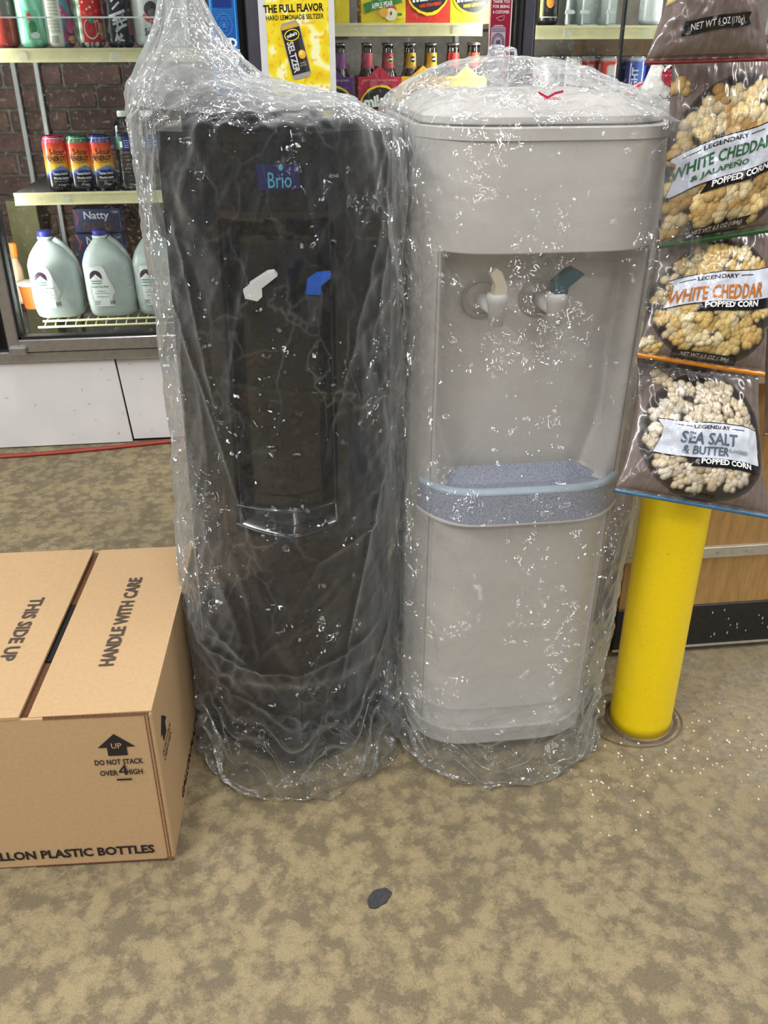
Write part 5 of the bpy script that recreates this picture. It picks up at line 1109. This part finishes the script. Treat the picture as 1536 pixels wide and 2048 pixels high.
# jalapeno
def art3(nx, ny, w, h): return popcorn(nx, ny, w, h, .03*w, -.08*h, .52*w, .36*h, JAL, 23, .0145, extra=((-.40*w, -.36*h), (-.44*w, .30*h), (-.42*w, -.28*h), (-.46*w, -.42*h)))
def ban3(d, w, h):
    ribbon(d, -.50*w, .50*w, -.065*h, .098*h, .26, [('WHITE CHEDDAR', .0*w, .010*h, .80*w, .060*h, (44, 100, 62)), ('& JALAPEÑO', -.02*w, -.056*h, .47*w, .042*h, (44, 100, 62))], True, curve=.004, sh=-.11*w)
    Y = lambda x, y: (x*w, y*h)
    d.raw([Y(-.30, -.475), Y(.24, -.440), Y(.20, -.415), Y(.24, -.385), Y(-.28, -.425)], [(0, 1, 2, 3, 4)], (18, 16, 16)); d.text('NET WT 6.5 OZ (184g)', -.04*w, -.430*h, .42*w, .030*h, (200, 198, 194), .01, rot=.10)
bag('white cheddar and jalapeno popcorn bag with green lettering', (1345, 92), (1590, 62), (1545, 464), (1316, 498), 1.22, 1.175, art3, (46, 92, 48), ban3, seed=13, bulge=.036, pinch=.03)
# top bag
def art4(nx, ny, w, h):
    im = popcorn(nx, ny, w, h, .0, .10, .06, .05, JAL, 31, .0135, extra=((-.03, .002), (-.055, -.008)))
    return im
def ban4(d, w, h):
    d.raw([(-.031, -.060), (.031, -.050), (.028, -.0435), (.031, -.037), (-.030, -.044)], [(0, 1, 2, 3, 4)], (18, 16, 16)); d.text('NET WT 6 OZ (170g)', .0, -.0485, .049, .0095, (214, 212, 208), .01, rot=.14)
bag('topmost popcorn bag with net weight strip and brown wood grain print', (1400, -180), (1480, -190), (1540, 122), (1288, 130), 1.17, 1.13, art4, (120, 44, 44), ban4, seed=17, bulge=.034, pinch=.0)
# neighbour column at the frame edge
def art5(nx, ny, w, h): return popcorn(nx, ny, w, h, .01, .0, .06, .07, WHT, 41, .0098, extra=((-.075, -.05), (-.07, .03)))
bag('popcorn bag at the right edge beside the white cheddar one', (1530, 440), (1760, 430), (1760, 650), (1520, 660), 1.26, 1.23, art5, (150, 120, 70), None, seed=19, nx=90, ny=90)
bag('popcorn bag at the right edge beside the sea salt one', (1518, 640), (1760, 640), (1760, 880), (1528, 872), 1.27, 1.24, art5, (150, 120, 70), None, seed=29, nx=90, ny=90)
# hanging strip that carries them
t = thing('merchandising_strip', 'hanging strip behind the popcorn bags', 'strip', (at(1450, 100, 1.25).x, 1.275, .62)); MB().box(-.018, .018, 0, .003, 0, 1.43, bev=.001).build('strip', mat('clear_grey_strip', (150, 150, 150), .4), t)
for k in range(5): MB().tube([(0, -.0, .10+k*.17), (0, -.03, .095+k*.17), (0, -.034, .105+k*.17)], .0018, 6).build('clip', STEEL, t)
MB().box(-.3, .5, -.01, .03, 1.43, 1.46, bev=.003).build('hanger_bar', STEELD, t)
t = thing('merchandising_strip', 'second hanging strip behind the bags at the right edge', 'strip', (at(1645, 600, 1.30).x, 1.315, .62)); MB().box(-.018, .018, 0, .003, 0, 1.43, bev=.001).build('strip', mat('clear_grey_strip', (150, 150, 150), .4), t)
for k in range(2): MB().tube([(0, -.0, .03+k*.17), (0, -.03, .025+k*.17), (0, -.034, .035+k*.17)], .0018, 6).build('clip', STEEL, t)
# small snack bags with a red bird, in the rack
def art_b(nx, ny, w, h): 
    im = np.zeros((ny, nx, 3)); im[:] = (212, 210, 204); im[:int(ny*.12)] = (70, 66, 66); return im
def ban_b(d, w, h):
    x, y = -w*.07, h*.16
    d.ell(x, y, .024, .020, (150, 24, 44), 26, -.35); d.ell(x+.010, y+.008, .018, .014, (150, 24, 44), 20)
    d.ell(x-.004, y+.028, .023, .017, (30, 36, 34), 24, .5)
    for k in range(8): d.stroke([(x-.020+k*.005, y+.016+.002*k), (x-.012+k*.004, y+.040)], .0013, (206, 210, 200))
    d.stroke([(x-.024+.010*math.cos(a)+.0045*a, y+.010+.006*math.sin(a*2)) for a in [k*.35 for k in range(22)]], .0018, (238, 236, 230))
    for q_ in (0, .006): d.stroke([(x+q_, y-.018), (x+q_-.002, y-.036)], .0012, (120, 20, 36))
    d.stroke([(x-.026, y-.040), (x+.03, y-.034)], .0013, (30, 30, 28)); 
    for q_ in (0, .01): d.stroke([(x-.016+q_, y-.034), (x-.008+q_, y-.039), (x-.016+q_, y-.044)], .0013, (30, 30, 28))
bag('small off white snack bag printed with a red bird, behind the popcorn', (1310, 110), (1400, 118), (1400, 262), (1252, 232), 1.53, 1.50, art_b, (80, 76, 76), ban_b, seed=2, bulge=.02, nx=40, ny=40, name='snack_bag', group='bird printed snack bags')
def ban_c(d, w, h):
    d.stroke([(-.03, -.02), (.01, .02), (.04, .04)], .008, (196, 60, 84)); d.stroke([(-.02, -.03), (.02, .012), (.05, .03)], .007, (60, 60, 62)); d.text('POPCORN', -.01, .03, .06, .012, (200, 60, 80), .02, rot=.3)
bag('off white snack bag lying behind the bird printed one with red and black print', (1240, 185), (1330, 150), (1330, 250), (1190, 236), 1.60, 1.56, art_b, (190, 186, 182), ban_c, seed=4, bulge=.02, nx=40, ny=40, name='snack_bag', group='bird printed snack bags')
